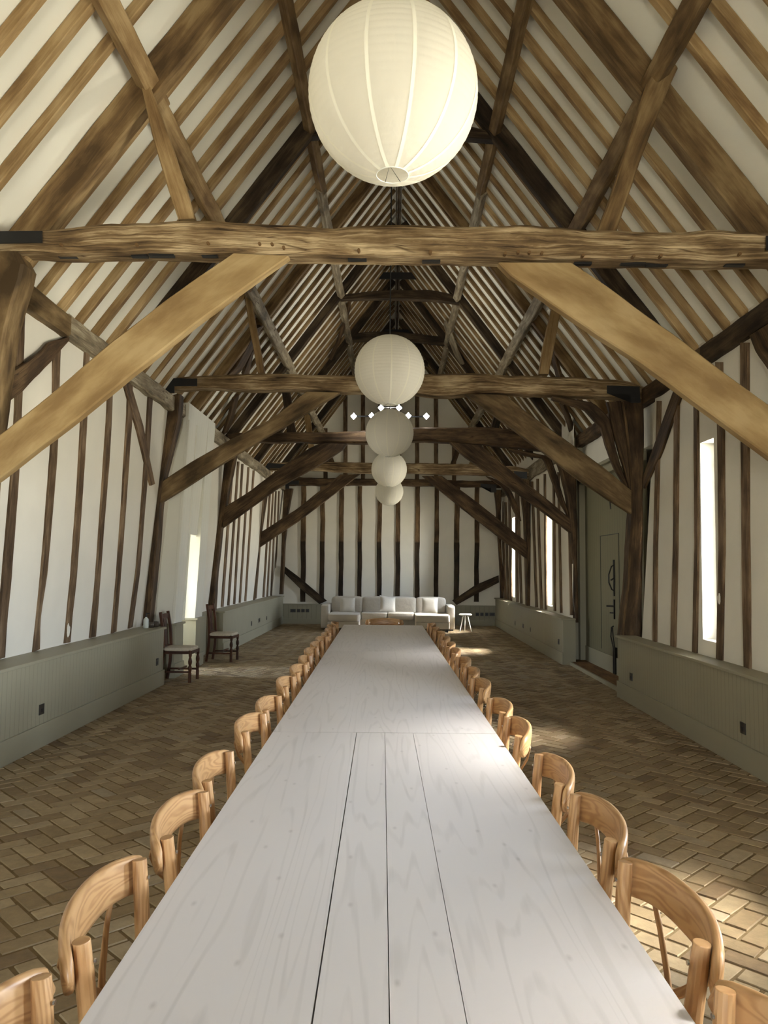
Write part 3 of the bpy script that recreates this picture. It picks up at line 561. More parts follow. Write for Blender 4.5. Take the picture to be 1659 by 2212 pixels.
# principals and common rafters
PY = {-1: [5.83, 8.65, 11.55, 14.15, 17.05, 19.9], 1: [5.95, 8.62, 11.55, 14.15, 17.05, 19.9]}
fixed = {-1: [3.75, 4.13, 4.55, 4.92, 5.3, 6.17, 6.56, 6.98, 7.38, 7.78, 8.19, 8.98, 9.35], 1: [3.75, 4.15, 4.6, 4.98, 5.38, 6.27, 6.65, 7.04, 7.42, 7.82, 8.2, 8.95, 9.33]}
PN = ['pale brown', 'dark collared', 'rough brown', 'smoky slotted', 'grey collared', 'farthest']
for s in (-1, 1):
    sn = 'left' if s < 0 else 'right'
    for k, Yp in enumerate(PY[s]):
        w_ = .125 if k == 0 else .11
        A = [rp(s, -.03+1.0*i/12, Yp-w_/2, .075) for i in range(13)]; B = [rp(s, -.03+1.0*i/12, Yp+w_/2, .075) for i in range(13)]
        n_ = rp(s, 0, 0, -1)-rp(s, 0, 0, 0)
        timber('principal_rafter', A, B, n_*(.25 if k == 0 else (.20 if k == 1 else .15)), [W_PRIN, W_DARK, W_PRIN, W_DARK, W_DARK, W_DARK][k] if not (s < 0 and k in (3,)) else W_DARK, '%s heavy principal rafter on the %s roof slope' % (PN[k], sn), 'beam', 'principal rafters', ch=.012, wob=.01, seed=k+s*3+100)
    ys = list(fixed[s]); y = 9.35
    while y < 21.2:
        y += .372
        if any(abs(y-p) < .17 for p in PY[s]): continue
        ys.append(y)
    nb = 0; cnt = 0; lastp = -1
    for k, y in enumerate(ys):
        p = sum(1 for q in PY[s] if q < y)
        if p != lastp: cnt = 0; lastp = p
        else: cnt += 1
        jj = (s*13+k)*1.37
        dy = [.012*noise.noise(Vector((jj, i*.7, 0))) for i in range(9)]
        w_ = (.070 if y < 9.2 else .060)+.008*noise.noise(Vector((jj, 3.3, 1)))
        A = [rp(s, -.08+1.07*i/8, y-w_/2+dy[i], .075) for i in range(9)]; B = [rp(s, -.08+1.07*i/8, y+w_/2+dy[i], .075) for i in range(9)]
        n_ = rp(s, 0, 0, -1)-rp(s, 0, 0, 0)
        where = 'before the pale brown principal' if p == 0 else 'beyond the %s principal' % PN[p-1]
        timber('rafter', A, B, n_*(.080 if y < 9.2 else .055), W_RAFT if y < 11.5 else W_PRIN, 'slim oak rafter on the %s roof slope, %s %s' % (sn, ORD[cnt], where), 'rafter', 'common rafters of the %s slope' % sn, ch=.006, wob=.003, step=.5, seed=k)
# raking struts tie beam -> lower purlin
struts = [(5.72, [(385, 474), (330, 300), (300, 165), (288, 130)], [(420, 472), (365, 300), (325, 190), (312, 150)], W_RAFT, 'pale raking strut standing on the nearest tie beam, left'),
 (5.72, [(1290, 505), (1350, 330), (1400, 170), (1435, 118)], [(1330, 506), (1390, 330), (1440, 200), (1478, 122)], W_PRIN, 'brown raking strut standing on the nearest tie beam, right'),
 (10.42, [(557, 806), (540, 720), (526, 632)], [(571, 806), (556, 720), (540, 630)], W_RAFT, 'tan raking strut on the second tie beam, left'),
 (10.42, [(1164, 808), (1180, 720), (1194, 655)], [(1186, 808), (1202, 720), (1214, 660)], W_RAFT, 'tan raking strut on the second tie beam, right'),
 (14.2, [(620, 935), (614, 890), (609, 845)], [(640, 935), (632, 890), (626, 845)], W_DARK, 'dark raking strut on the third tie beam, left'),
 (14.2, [(1060, 925), (1072, 880), (1082, 855)], [(1078, 925), (1090, 885), (1098, 862)], W_DARK, 'dark raking strut on the third tie beam, right'),
 (18.7, [(672, 998), (665, 960), (656, 895)], [(683, 998), (676, 950), (668, 888)], W_RAFT, 'slim raking strut on the fourth tie beam, left'),
 (18.7, [(1012, 1004), (1024, 980), (1036, 950)], [(1024, 1004), (1034, 980), (1046, 950)], W_PRIN, 'slim raking strut on the fourth tie beam, right')]
for k, (Y, a, b_, m_, lb) in enumerate(struts):
    timber('raking_strut', px(a, Y), px(b_, Y), (0, .11, 0), m_, lb, 'beam', 'raking struts', ch=.01, wob=.008, seed=k+120)
# collars
cols = [(8.62, [(628, 272), (720, 258), (850, 252), (980, 262), (1080, 288)], [(628, 298), (720, 290), (850, 286), (980, 294), (1080, 302)], 'arched dark collar behind the big lantern'),
 (14.1, [(738, 636), (790, 630), (850, 626), (930, 626), (985, 636), (992, 640)], [(735, 648), (790, 646), (850, 646), (930, 648), (985, 654), (992, 656)], 'arched grey collar above the second lantern'),
 (17.0, [(752, 722), (800, 716), (850, 715), (900, 720), (960, 728)], [(750, 738), (800, 736), (850, 735), (900, 738), (965, 746)], 'straight collar just above the second lantern'),
 (20.0, [(770, 776), (850, 772), (925, 778)], [(770, 786), (850, 784), (925, 790)], 'farthest collar mostly hidden by the second lantern')]
for k, (Y, a, b_, lb) in enumerate(cols):
    timber('collar', [atY(p, Y) for p in a], [atY(p, Y) for p in b_], (0, .12, 0), W_DARK, lb, 'beam', 'roof collars', ch=.012, wob=.006, seed=k+140)
# wind braces in the roof slopes (lie just under the rafters)
def onroof(p, s, off=-.03):
    xe = XL if s < 0 else XR
    d = Vector((XC-xe, 0, ZR-ZP)); n = Vector((-d.z*(1 if d.x > 0 else -1), 0, abs(d.x))).normalized()
    return onplane(p, Vector((xe, 0, ZP))+n*off, n)
wbs = [(-1, [(756, 640), (742, 690), (725, 740), (708, 772)], [(752, 668), (740, 712), (722, 756), (712, 776)], 'twisted pale wind brace on the left slope above the second tie beam'),
 (1, [(965, 690), (978, 720), (990, 755), (1004, 785)], [(962, 700), (972, 732), (986, 766), (998, 784)], 'forked pale wind brace on the right slope above the second tie beam'),
 (-1, [(550, 705), (530, 745), (505, 790), (488, 806)], [(562, 700), (545, 745), (522, 790), (506, 806)], 'broad rough wind brace on the left slope near the second tie beam'),
 (-1, [(538, 760), (528, 785), (520, 806)], [(548, 742), (540, 775), (534, 806)], 'narrow rough wind brace beside the broad one on the left slope'),
 (1, [(1188, 730), (1196, 770), (1205, 810)], [(1196, 740), (1206, 775), (1216, 812)], 'small wind brace behind the tan strut on the right slope'),
 (-1, [(500, 860), (490, 900), (478, 935)], [(512, 850), (502, 900), (488, 930)], 'split old wind brace on the left slope below the second tie beam'),
 (1, [(1212, 868), (1228, 910), (1240, 955)], [(1222, 872), (1236, 905), (1250, 955)], 'grey wind brace on the right slope below the second tie beam')]
for k, (s, a, b_, lb) in enumerate(wbs):
    n_ = rp(s, 0, 0, -1)-rp(s, 0, 0, 0)
    timber('wind_brace', [onroof(p, s) for p in a], [onroof(p, s) for p in b_], n_*.05, W_GREY if k in (1,) else W_POST, lb, 'beam', 'wind braces', ch=.01, wob=.015, seed=k+150, step=.1)
# ridge
tag(MB().box(.005, .055, Y0, YG, 8.02, 8.2).build('ridge_board', W_DARK), 'thin dark ridge board along the top of the roof', 'beam')
for y, a in ((13.6, 'nearest'), (15.8, 'middle'), (19.7, 'farthest')):
    mb = MB(); z = 7.66; h1 = .729*(ZR-z)*.97; h2 = .729*(ZR-z-.14)*.97
    mb.v += [Vector(p) for p in ((-h1+XC, y, z), (h1+XC, y, z), (h2+XC, y, z+.14), (-h2+XC, y, z+.14), (-h1+XC, y+.04, z), (h1+XC, y+.04, z), (h2+XC, y+.04, z+.14), (-h2+XC, y+.04, z+.14))]
    for q in ((0, 1, 2, 3), (5, 4, 7, 6), (0, 4, 5, 1), (3, 2, 6, 7), (0, 3, 7, 4), (1, 5, 6, 2)): mb.face(q)
    tag(mb.build('ridge_saddle', W_DARK if y < 14 else M_BLACK), 'black saddle board tucked under the ridge, %s of three' % a, 'board', 'ridge saddle boards')
tag(MB().tube([(.0, 8, 7.95), (.0, YG-1, 7.95)], .016, 8).tube([(.07, 8, 7.95), (.07, YG-1, 7.95)], .016, 8).build('ridge_conduit', M_SILVER), 'pair of shiny metal conduits running under the ridge', 'pipe')
# black steel angle brackets where ties meet posts
br = [(5.63, [(-60, 504), (95, 503), (95, 528), (-20, 530), (-20, 560), (-60, 560)], 'left end of the nearest tie beam'), (5.63, [(1651, 513), (1790, 515), (1790, 560), (1740, 560), (1740, 546), (1651, 544)], 'right end of the nearest tie beam'),
 (10.28, [(357, 818), (427, 819), (427, 835), (378, 835), (378, 850), (354, 850)], 'left end of the second tie beam'), (10.28, [(1310, 834), (1380, 836), (1382, 871), (1361, 871), (1360, 852), (1310, 851)], 'right end of the second tie beam'),
 (18.58, [(565, 1000), (618, 1003), (618, 1012), (583, 1012), (583, 1017), (565, 1017)], 'left end of the fourth tie beam'), (18.58, [(1110, 1018), (1138, 1020), (1138, 1034), (1126, 1034), (1126, 1028), (1110, 1028)], 'right end of the fourth tie beam'),
 (21.28, [(613, 1040), (646, 1038), (646, 1047), (625, 1047), (625, 1056), (613, 1056)], 'left end of the farthest tie beam'), (21.28, [(1038, 1045), (1072, 1047), (1072, 1064), (1060, 1064), (1060, 1053), (1038, 1052)], 'right end of the farthest tie beam')]
for Y, P, lb in br:
    mb = MB(); f = [q-Vector((0, .035, 0)) for q in px(P, Y)]; n = len(f); mb.v += f+[q+Vector((0, .012, 0)) for q in f]
    mb.face((0, 1, 2, 3)); mb.face((0, 3, 4, 5)); mb.face((n+3, n+2, n+1, n)); mb.face((n+5, n+4, n+3, n))
    for j in range(n): mb.face((j, (j+1) % n, n+(j+1) % n, n+j))
    tag(mb.build('steel_bracket', M_BLACK), 'black steel angle bracket at the '+lb, 'bracket', 'steel angle brackets')
# ------------------------------------------------------------------ wall studs
def stud(side, A, B, lb, grp, mat=W_STUD, prot=.022, wob=.008, seed=0, name='wall_stud', cat='post'):
    a = [wallpt(p, side, prot) for p in A]; b_ = [wallpt(p, side, prot) for p in B]
    timber(name, a, b_, (side*.035, 0, 0), mat, lb, cat, grp, ch=.006, wob=wob, seed=seed, step=.1)
Lst = [([(40, 655), (36, 872), (30, 1000), (21, 1100), (8, 1250), (0, 1330), (-6, 1426)], [(56, 655), (49, 872), (45, 1000), (37, 1110), (26, 1250), (18, 1330), (12, 1420)]),
 ([(118, 750), (116, 900), (110, 1000), (103, 1100), (92, 1230), (75, 1400), (74, 1408)], [(132, 750), (128, 900), (124, 1000), (115, 1105), (103, 1240), (89, 1330), (87, 1402)]),
 ([(186, 757), (178, 900), (172, 1000), (165, 1120), (155, 1250), (147, 1330), (141, 1390)], [(195, 757), (190, 890), (184, 1000), (176, 1120), (166, 1250), (158, 1330), (153, 1387)]),
 ([(236, 790), (233, 900), (226, 1000), (218, 1120), (208, 1260), (196, 1378)], [(246, 790), (243, 900), (237, 1000), (227, 1120), (217, 1260), (208, 1375)]),
 ([(279, 820), (276, 900), (272, 960), (264, 1100), (254, 1240), (243, 1368)], [(288, 820), (287, 900), (282, 960), (273, 1100), (262, 1240), (252, 1364)]),
 ([(322, 850), (315, 980), (307, 1100), (296, 1230), (279, 1358)], [(331, 850), (324, 980), (314, 1100), (304, 1230), (287, 1354)])]
for k, (a, b_) in enumerate(Lst): stud(-1, a, b_, 'dark oak stud on the left wall, %s counting back from the front' % ORD[k], 'studs on the near left wall', seed=k+200)
stud(-1, [(268, 825), (298, 930), (327, 1049)], [(284, 832), (310, 920), (335, 1045)], 'slanting strut in the plaster left of the white boarded bay', 'slanting wall struts', seed=211, prot=.03)
stud(-1, [(149, 726), (109, 738), (94, 758), (51, 788), (0, 818), (-50, 850)], [(150, 735), (134, 755), (119, 773), (94, 798), (51, 844), (0, 882), (-50, 925)], 'gnarled curved wall brace at far left above the studs', 'slanting wall struts', mat=W_POST, seed=212, prot=.06, wob=.015)
L3 = [([(504.5, 991), (481, 1311)], 7), ([(516, 997), (494.5, 1308)], 6), ([(525, 1002), (507, 1305)], 5.5), ([(538, 1009), (519, 1302)], 5), ([(549, 1016), (531, 1299)], 5)]
for k, (ln, w_) in enumerate(L3): stud(-1, [(x-w_/2*.6, y) for x, y in ln], [(x+w_/2*.6, y) for x, y in ln], 'thin dark left wall stud beyond the smoke dark post, %s along' % ORD[k], 'studs on the far left wall', seed=k+220)
L4 = [([(572, 1060), (553, 1293)], 4), ([(584, 1064), (570, 1290)], 4.5), ([(591, 1061), (578, 1289)], 3.5), ([(597, 1061), (586.5, 1287)], 3.5), ([(603.5, 1061), (594.5, 1285.6)], 3)]
for k, (ln, w_) in enumerate(L4): stud(-1, [(x-w_/2*.7, y) for x, y in ln], [(x+w_/2*.7, y) for x, y in ln], 'thin dark stud in the last left bay by the gable, %s along' % ORD[k], 'studs on the last left wall bay', seed=k+230)
Rst = [([(1418, 866), (1410, 1180), (1409, 1387)], [(1425.6, 866), (1418, 1180), (1416, 1389)], 'fifth'), ([(1455, 870), (1453, 1180), (1447, 1395)], [(1464.5, 870), (1462, 1180), (1457, 1398)], 'fourth'),
 ([(1497, 850), (1499, 1180), (1494, 1408)], [(1506, 850), (1507, 1180), (1503, 1411)], 'third'), ([(1544, 782), (1548, 912), (1551, 1180), (1546, 1423)], [(1557.6, 782), (1561, 912), (1563, 1180), (1558, 1427)], 'second'),
 ([(1597.5, 740), (1601, 1180), (1605, 1440)], [(1614.6, 740), (1615.5, 1180), (1619, 1445)], 'first')]
for k, (a, b_, w_) in enumerate(Rst): stud(1, a, b_, 'dark oak stud on the near right wall, %s counting back from the front' % w_, 'studs on the near right wall', seed=k+240)
stud(1, [(1456, 838), (1430, 910), (1393, 1016), (1388, 1030)], [(1473, 845), (1463, 872), (1425, 982), (1390, 1056)], 'stout slanting brace in plaster beside the door post', 'slanting wall struts', seed=250, prot=.035, mat=W_POST)
stud(1, [(1618, 725), (1632, 762), (1659, 800), (1700, 845)], [(1659, 700), (1680, 735), (1720, 775), (1760, 820)], 'curved dark wall brace at the right picture edge', 'slanting wall struts', seed=251, prot=.06, mat=W_POST)
R3 = [([(1158, 1312), (1150, 1089), (1148, 1040)], 6, 'seventh'), ([(1168.6, 1315), (1162, 1130), (1160, 1034)], 6, 'sixth'), ([(1178, 1317), (1176.6, 1130), (1175.5, 1024)], 5, 'fifth'), ([(1197.5, 1320), (1196, 1120), (1194, 1012)], 5, 'fourth'), ([(1211, 1324), (1207, 1135), (1205, 1020)], 5, 'third'), ([(1233, 1329), (1229, 1151), (1226, 1000)], 6, 'first')]
for k, (ln, w_, o_) in enumerate(R3): stud(1, [(x-w_/2*.7, y) for x, y in ln], [(x+w_/2*.7, y) for x, y in ln], 'dark stud on the right wall beyond the big doors, %s from them' % o_, 'studs on the far right wall', seed=k+260)
R4 = [([(1091, 1295), (1083, 1074)], 'farthest'), ([(1097, 1297), (1091, 1085)], 'second farthest'), ([(1103, 1299), (1099, 1066)], 'just beyond the last slit window'), ([(1117, 1300.7), (1114, 1065)], 'just before the last slit window'), ([(1125, 1303.5), (1118, 1060)], 'midway'), ([(1136.5, 1306), (1130, 1055)], 'nearest')]
for k, (ln, o_) in enumerate(R4): stud(1, [(x-2, y) for x, y in ln], [(x+2, y) for x, y in ln], 'thin stud on the last right wall bay, '+o_, 'studs on the last right wall bay', seed=k+270)
# gable studs
gs = [(654, 1308, 11), (695, 1300, 10), (736, 1300, 10), (776, 1300, 9.5), (819, 1300, 10), (858.5, 1300, 10), (901, 1300, 10), (942, 1300, 9.5), (986, 1300, 11.5), (1029, 1310, 10)]
for k, (x, yb, w_) in enumerate(gs):
    yt = 1050
    P = [(x+1.8*(yb-y)/250+1.4*noise.noise(Vector((k*3.1, y*.02, 0))), y) for y in range(yt, yb+1, 25)]
    timber('gable_stud', [atY((p[0]-w_/2, p[1]), YG-.015) for p in P], [atY((p[0]+w_/2, p[1]), YG-.015) for p in P], (0, .06, 0), W_GSTUD, 'dark gable stud below the farthest tie beam, %s from the left' % ORD[k], 'post', 'gable studs below the tie', ch=.008, wob=.008, seed=k+300)
gu = [(703, 925), (746, 856), (784, 820), (822, 790), (862, 790), (901, 815), (942, 858), (981, 925)]
for k, (x, yt) in enumerate(gu):
    timber('gable_stud', [atY((x-4.5, y), YG-.015) for y in (yt, 1040)], [atY((x+4.5, y), YG-.015) for y in (yt, 1040)], (0, .06, 0), W_STUD, 'pale brown gable stud above the farthest tie beam, %s from the left' % ORD[k], 'post', 'gable studs above the tie', ch=.008, wob=.004, seed=k+320)
for a, b_, lb in (([(612, 1221), (657, 1256), (706, 1298)], [(612, 1236), (648, 1271), (690, 1305)], 'slanting foot brace at the left of the gable wall'), ([(1077, 1243), (1029, 1263), (977, 1297)], [(1078, 1258), (1037, 1279), (986, 1307)], 'slanting foot brace at the right of the gable wall'),
                  ([(985, 968), (970, 1010)], [(995, 972), (980, 1012)], 'short slanting strut above the tie at the right of the gable'), ([(700, 968), (716, 1010)], [(709, 964), (726, 1008)], 'short slanting strut above the tie at the left of the gable')):
    timber('gable_brace', px(a, YG-.07), px(b_, YG-.07), (0, .05, 0), W_DARK if 'foot' in lb else W_POST, lb, 'beam', 'gable braces', ch=.008, wob=.006, seed=7)
# ------------------------------------------------------------------ tables
TA = .0147
def tcx(Y): return -TA*(Y-1.5)
TBL = [(.25, 4.02, 'long whitewashed pine table nearest the viewer with open board seams'), (4.026, 7.80, 'middle whitewashed pine table of the three joined end to end'), (7.81, 11.37, 'farthest whitewashed pine table, its end chair facing the viewer')]
for k, (a, c, lb) in enumerate(TBL):
    ym = (a+c)/2; hl = (c-a)/2; t = empty('dining_table', (tcx(ym), ym, 0), TA); tag(t, lb, 'table', 'dining tables joined end to end')
    mb = MB()
    xs = [-.575, -.145, 0, .145, .575] if k == 0 else [-.575, -.19, .575]
    for i in range(len(xs)-1):
        g0 = {(-.145): .0018, 0: .0011, .145: .0009}.get(xs[i], .0001) if k == 0 else .0002
        g1 = {(-.145): .0018, 0: .0011, .145: .0009}.get(xs[i+1], .0001) if k == 0 else .0002
        mb.box(xs[i]+g0, xs[i+1]-g1, -hl, hl, .712, .75)
    top = mb.build('tabletop', M_TABLE, t)
    for s in (-1, 1):
        for y in (-hl+.35, hl-.35): MB().box(s*.2-.035, s*.2+.035, y-.035, y+.035, 0, .62).build('leg', M_TABLE, t, bevel=.004)
    MB().box(-.475, .475, -hl+.3, -hl+.4, .62, .712).box(-.475, .475, hl-.4, hl-.3, .62, .712).box(-.03, .03, -hl+.4, hl-.4, .63, .712).build('apron', M_TABLE, t)
# ------------------------------------------------------------------ bentwood cross-back chairs
def make_chair():
    t = empty('cross_back_chair')
    for s in (-1, 1):
        MB().tube([(-.205, s*.228, .80), (-.196, s*.222, .72), (-.180, s*.205, .55), (-.176, s*.195, .45), (-.188, s*.192, .25), (-.235, s*.20, 0)], [.0195, .0205, .0205, .020, .018, .015], 14).build('leg', M_CHAIR, t, smooth=False, bevel=.002)
        MB().tube([(.165, s*.165, .44), (.175, s*.172, .25), (.195, s*.185, 0)], [.019, .018, .014], 12).build('leg', M_CHAIR, t)
        p = Vector((-.196+.0185, s*.221, .755)); MB().tube([p, p+Vector((.004, 0, 0))], .0055, 10).build('screw', M_SILVER, t)
    n = 25; pts = []; hs = []; ts = []
    for i in range(n):
        q = -1+2*i/(n-1); y = .292*q
        a = abs(q)
        x = -.203-.072*(1-a**2.4)
        z = .768-.026*a**3
        pts.append((x, y, z))
        e = 1-((a-.86)/.14)**2 if a > .86 else 1
        hs.append(max(.006, (.054-.004*a)*math.sqrt(max(0, e)))); ts.append(max(.004, .0135*(math.sqrt(max(0, e))*.6+.4)))
    MB().slab(pts, hs, ts, upv=(-.12, 0, 1), r=.55).build('top_rail', M_CHAIR, t, smooth=True)
    for s in (-1, 1):
        MB().slab([(-.262, -s*.19, .74), (-.258, -s*.13, .67), (-.240, -s*.045, .60), (-.212, s*.05, .53), (-.190, s*.14, .48)], [.013]*5, [.004]*5, upv=(0, 1, .2), r=.5).build('cross_strap', M_CHAIR, t, smooth=True)
    mb = MB(); prof = [(.02, .440), (.17, .438), (.2, .445), (.205, .455), (.198, .464), (.17, .466), (.02, .46)]
    rings = [[Vector((r*math.cos(2*PI*j/28)*1.0, r*math.sin(2*PI*j/28)*1.04, z)) for j in range(28)] for r, z in prof]
    mb.ring_loft(rings).build('seat', M_CHAIR, t, smooth=True)
    mb = MB(); P = [(.165*math.cos(a), .175*math.sin(a), .23) for a in [2*PI*i/20 for i in range(21)]]; mb.tube(P, .009, 8, caps=False).build('stretcher', M_CHAIR, t, smooth=True)
    return t
proto = make_chair(); first = True
YLs = [.72, 1.33, 1.93, 2.55, 3.15, 4.0, 4.57, 5.42, 6.10, 6.74, 7.38, 8.0, 8.58, 9.15, 9.80, 10.4, 11.0]
YRs = [.72, 1.30, 1.94, 2.58, 3.17, 3.99, 4.58, 5.42, 6.06, 6.75, 7.5, 8.12, 8.8, 9.5, 10.15, 10.9]
jit = random.Random(5)
def put_chair(x, y, rz, label, group):
    global first
    o = proto if first else copy_tree(proto)
    first = False
    o.location = (x, y, 0); o.rotation_euler = (0, 0, rz); tag(o, label, 'chair', group); return o
for s, ys in ((-1, YLs), (1, YRs)):
    sn = 'left' if s < 0 else 'right'
    for k, y in enumerate(ys):
        dx = jit.uniform(-.012, .012); rz = (0 if s < 0 else PI)+TA+jit.uniform(-.05, .05)
        if k == 0:
            lb = None
        lb = 'honey oak cross-back chair on the %s side of the table, %s from the viewer' % (sn, ORD[k-1] if k else 'just outside the frame')
        if k == 0: continue
        put_chair(tcx(y)+s*(.455+dx), y, rz, lb, 'chairs along the %s side' % sn)
put_chair(tcx(11.6)+.02, 11.55, -PI/2+TA, 'honey oak cross-back chair at the far head of the table, in front of the sofa', 'chairs along the tables')
# ------------------------------------------------------------------ paper lanterns
def make_lantern():
    t = empty('paper_lantern'); R_ = .375; prof = []; nb = 30
    a0, a1 = -PI/2+.19, PI/2-.19
    for i in range(nb*3+1):
        a = a0+(a1-a0)*i/(nb*3); ph = (i % 3)
        r = R_*(1-(.0 if ph == 0 else .0065))
        prof.append((r*math.cos(a), r*math.sin(a)))
    MB().ring_loft([[Vector((r*math.cos(2*PI*j/60), r*math.sin(2*PI*j/60), z)) for j in range(60)] for r, z in prof], closed_caps=False).build('paper_shade', M_PAPER, t, smooth=True)
    # paper overlap strips running pole to pole
    mb = MB()
    for k in range(12):
        th = 2*PI*(k+.45)/12; P = [(R_*1.0015*math.cos(a)*math.cos(th), R_*1.0015*math.cos(a)*math.sin(th), R_*1.0015*math.sin(a)) for a in [a0+(a1-a0)*i/30 for i in range(31)]]
        b = len(mb.v); side = Vector((-math.sin(th), math.cos(th), 0))
        for i, p in enumerate(P):
            w_ = .0075; mb.v += [Vector(p)-side*w_, Vector(p)+side*w_]
        for i in range(30): mb.face((b+2*i, b+2*i+1, b+2*i+3, b+2*i+2))
    mb.build('paper_seam', M_SEAM, t, smooth=True)
    zb = R_*math.sin(a0); rb = R_*math.cos(a0)
    ring = [(rb*math.cos(2*PI*i/24), rb*math.sin(2*PI*i/24), zb) for i in range(25)]
    mb = MB().tube(ring, .0022, 6, caps=False)
    mb.build('wire_ring', M_WHITE, t)
    MB().tube([(-rb*.45, rb*.85, zb), (-.012, -rb*.9, zb+.01), (rb*.5, rb*.82, zb)], .0014, 6).build('wire_spreader', M_CORD, t)
    MB().tube([(x, y, -z) for x, y, z in ring], .0022, 6, caps=False).build('wire_ring', M_WHITE, t)
    MB().tube([(0, 0, R_*.97), (0, 0, 8.0-3.68)], .006, 6).build('cord', M_CORD, t)
    return t
lan = make_lantern()
LP = [(-.02, 3.27, 3.69), (-.06, 8.06, 3.69), (-.08, 11.85, 3.68), (-.11, 16.06, 3.65), (-.13, 20.3, 3.60)]
LN = ['huge round white paper lantern hanging nearest the viewer', 'round white paper lantern in front of the second tie beam', 'round greyish paper lantern behind the six lit spotlights, at the third tie beam', 'round white paper lantern in front of the fourth tie beam', 'smallest and farthest round paper lantern before the gable studs']
for k, p in enumerate(LP):
    o = lan if k == 0 else copy_tree(lan)
    o.location = p; o.rotation_euler = (0, 0, .35*k); tag(o, LN[k], 'lantern', 'paper lanterns in a row')
    if k in (0, 1, 3, 4):
        l = bpy.data.lights.new('lantern_bulb', 'POINT'); l.energy = .12; l.color = (1, .97, .85); l.shadow_soft_size = .05
        lo = bpy.data.objects.new('lantern_bulb', l); COL.objects.link(lo); lo.location = (p[0]+.12, p[1]-.05, p[2]-.02)
# ------------------------------------------------------------------ spotlights on the third tie beam
tag(MB().tube([(-.78, 13.66, 4.30), (.62, 13.66, 4.30)], .014, 8).tube([(-.08, 13.72, 4.0), (-.08, 13.66, 4.30), (-.08, 13.62, 4.50)], .016, 8).tube([(-.28, 13.62, 4.46), (.14, 13.62, 4.46)], .012, 8).build('spotlight_rail', M_BLACK), 'thin black lighting rail above the third tie beam', 'light fitting')
SPN = ['outermost left', 'inner left', 'upper left', 'upper right', 'inner right', 'outermost right']
sp0 = None
for k, q in enumerate([(764, 899), (803, 898), (823, 881), (862, 881), (882, 898), (921, 899)]):
    p = atY(q, 13.55)
    if sp0 is None:
        t = empty('spotlight'); rot = Matrix.Rotation(math.radians(-12), 4, 'X')
        MB().tube([(0, .1, .04), (0, .012, 0)], [.03, .045], 14).build('lamp_body', M_BLACK, t)
        mb = MB(); c = .058; mb.v += [Vector((0, 0, c)), Vector((c*.92, 0, 0)), Vector((0, 0, -c)), Vector((-c*.92, 0, 0)), Vector((0, -.014, 0))]
        for j in range(4): mb.face((j, (j+1) % 4, 4))
        mb.build('lamp_lens', M_LAMP, t); sp0 = t; o = t
    else: o = copy_tree(sp0)
    o.location = p; tag(o, 'small lit spotlight above the third tie beam, %s of the six' % SPN[k], 'spotlight', 'lit spotlights')
    l = bpy.data.lights.new('spot', 'SPOT'); l.energy = 3; l.spot_size = 1.6; l.color = (.95, .97, 1); l.shadow_soft_size = .04
    lo = bpy.data.objects.new('spot_beam', l); COL.objects.link(lo); lo.location = p+Vector((0, -.03, 0)); lo.rotation_euler = (math.radians(50), 0, 0)
for x in (-.55, -.08, .40):   # added fill lamps without fittings, aimed up to brighten the far roof
    l = bpy.data.lights.new('roof_fill', 'SPOT'); l.energy = 13; l.spot_size = 2.5; l.spot_blend = .6; l.color = (1, .95, .82); l.shadow_soft_size = .05
    lo = bpy.data.objects.new('roof_fill_beam', l); COL.objects.link(lo); lo.location = (x, 13.62, 4.36); lo.rotation_euler = (PI, 0, 0)
# ------------------------------------------------------------------ sofa
def superbox(mb, c, h, e=.28, nu=28, nv=16, puff=0):
    b = len(mb.v)
    def f(w, m): return math.copysign(abs(w)**m, w)
    for i in range(nv+1):
        a = -PI/2+PI*i/nv
        for j in range(nu):
            t = 2*PI*j/nu
            x = f(math.cos(a), e)*f(math.cos(t), e); y = f(math.cos(a), e)*f(math.sin(t), e); z = f(math.sin(a), e)
            mb.v.append(Vector((c[0]+h[0]*x, c[1]+h[1]*y, c[2]+h[2]*z*(1+puff*(1-x*x)*(1-y*y)))))
    for i in range(nv):
        for j in range(nu):
            mb.face((b+i*nu+j, b+i*nu+(j+1) % nu, b+(i+1)*nu+(j+1) % nu, b+(i+1)*nu+j))
    return mb
sofa = empty('corner_sofa', (-.14, 20.0, 0)); tag(sofa, 'long pale grey linen sofa with two chaise ends below the gable studs', 'sofa')
def sp(mb, nm, mat=M_SOFA, **k):
    o = mb.build(nm, mat, sofa, **k); o.matrix_parent_inverse = Matrix.Translation(sofa.location).inverted(); return o
sp(MB().box(-1.62, 1.36, 19.85, 20.75, .08, .26), 'base', bevel=.02)
for x0, x1 in ((-1.62, -.84), (.56, 1.40)): sp(MB().box(x0, x1, 19.12, 19.95, .08, .25), 'chaise_base', bevel=.02)
sp(superbox(MB(), (-1.23, 19.75, .335), (.40, .66, .09), .16, 40, 20), 'seat_cushion', smooth=True)
sp(superbox(MB(), (.98, 19.75, .335), (.43, .66, .09), .16, 40, 20), 'seat_cushion', smooth=True)
for x in (-.48, .205): sp(superbox(MB(), (x, 20.05, .345), (.345, .34, .09), .2, 32, 16), 'seat_cushion', smooth=True)
for x0, x1 in ((-1.84, -1.63), (1.39, 1.57)): sp(superbox(MB(), ((x0+x1)/2, 20.2, .33), ((x1-x0)/2, .56, .30), .14, 40, 20), 'arm', smooth=True)
sp(MB().box(-1.64, 1.4, 20.6, 20.78, .1, .66), 'back_frame', bevel=.03)
for x, w_ in ((-1.21, .42), (-.47, .36), (.21, .41), (.99, .40)): sp(superbox(MB(), (x, 20.47, .60), (w_, .13, .215), .3, 32, 18, .05), 'back_cushion', smooth=True)
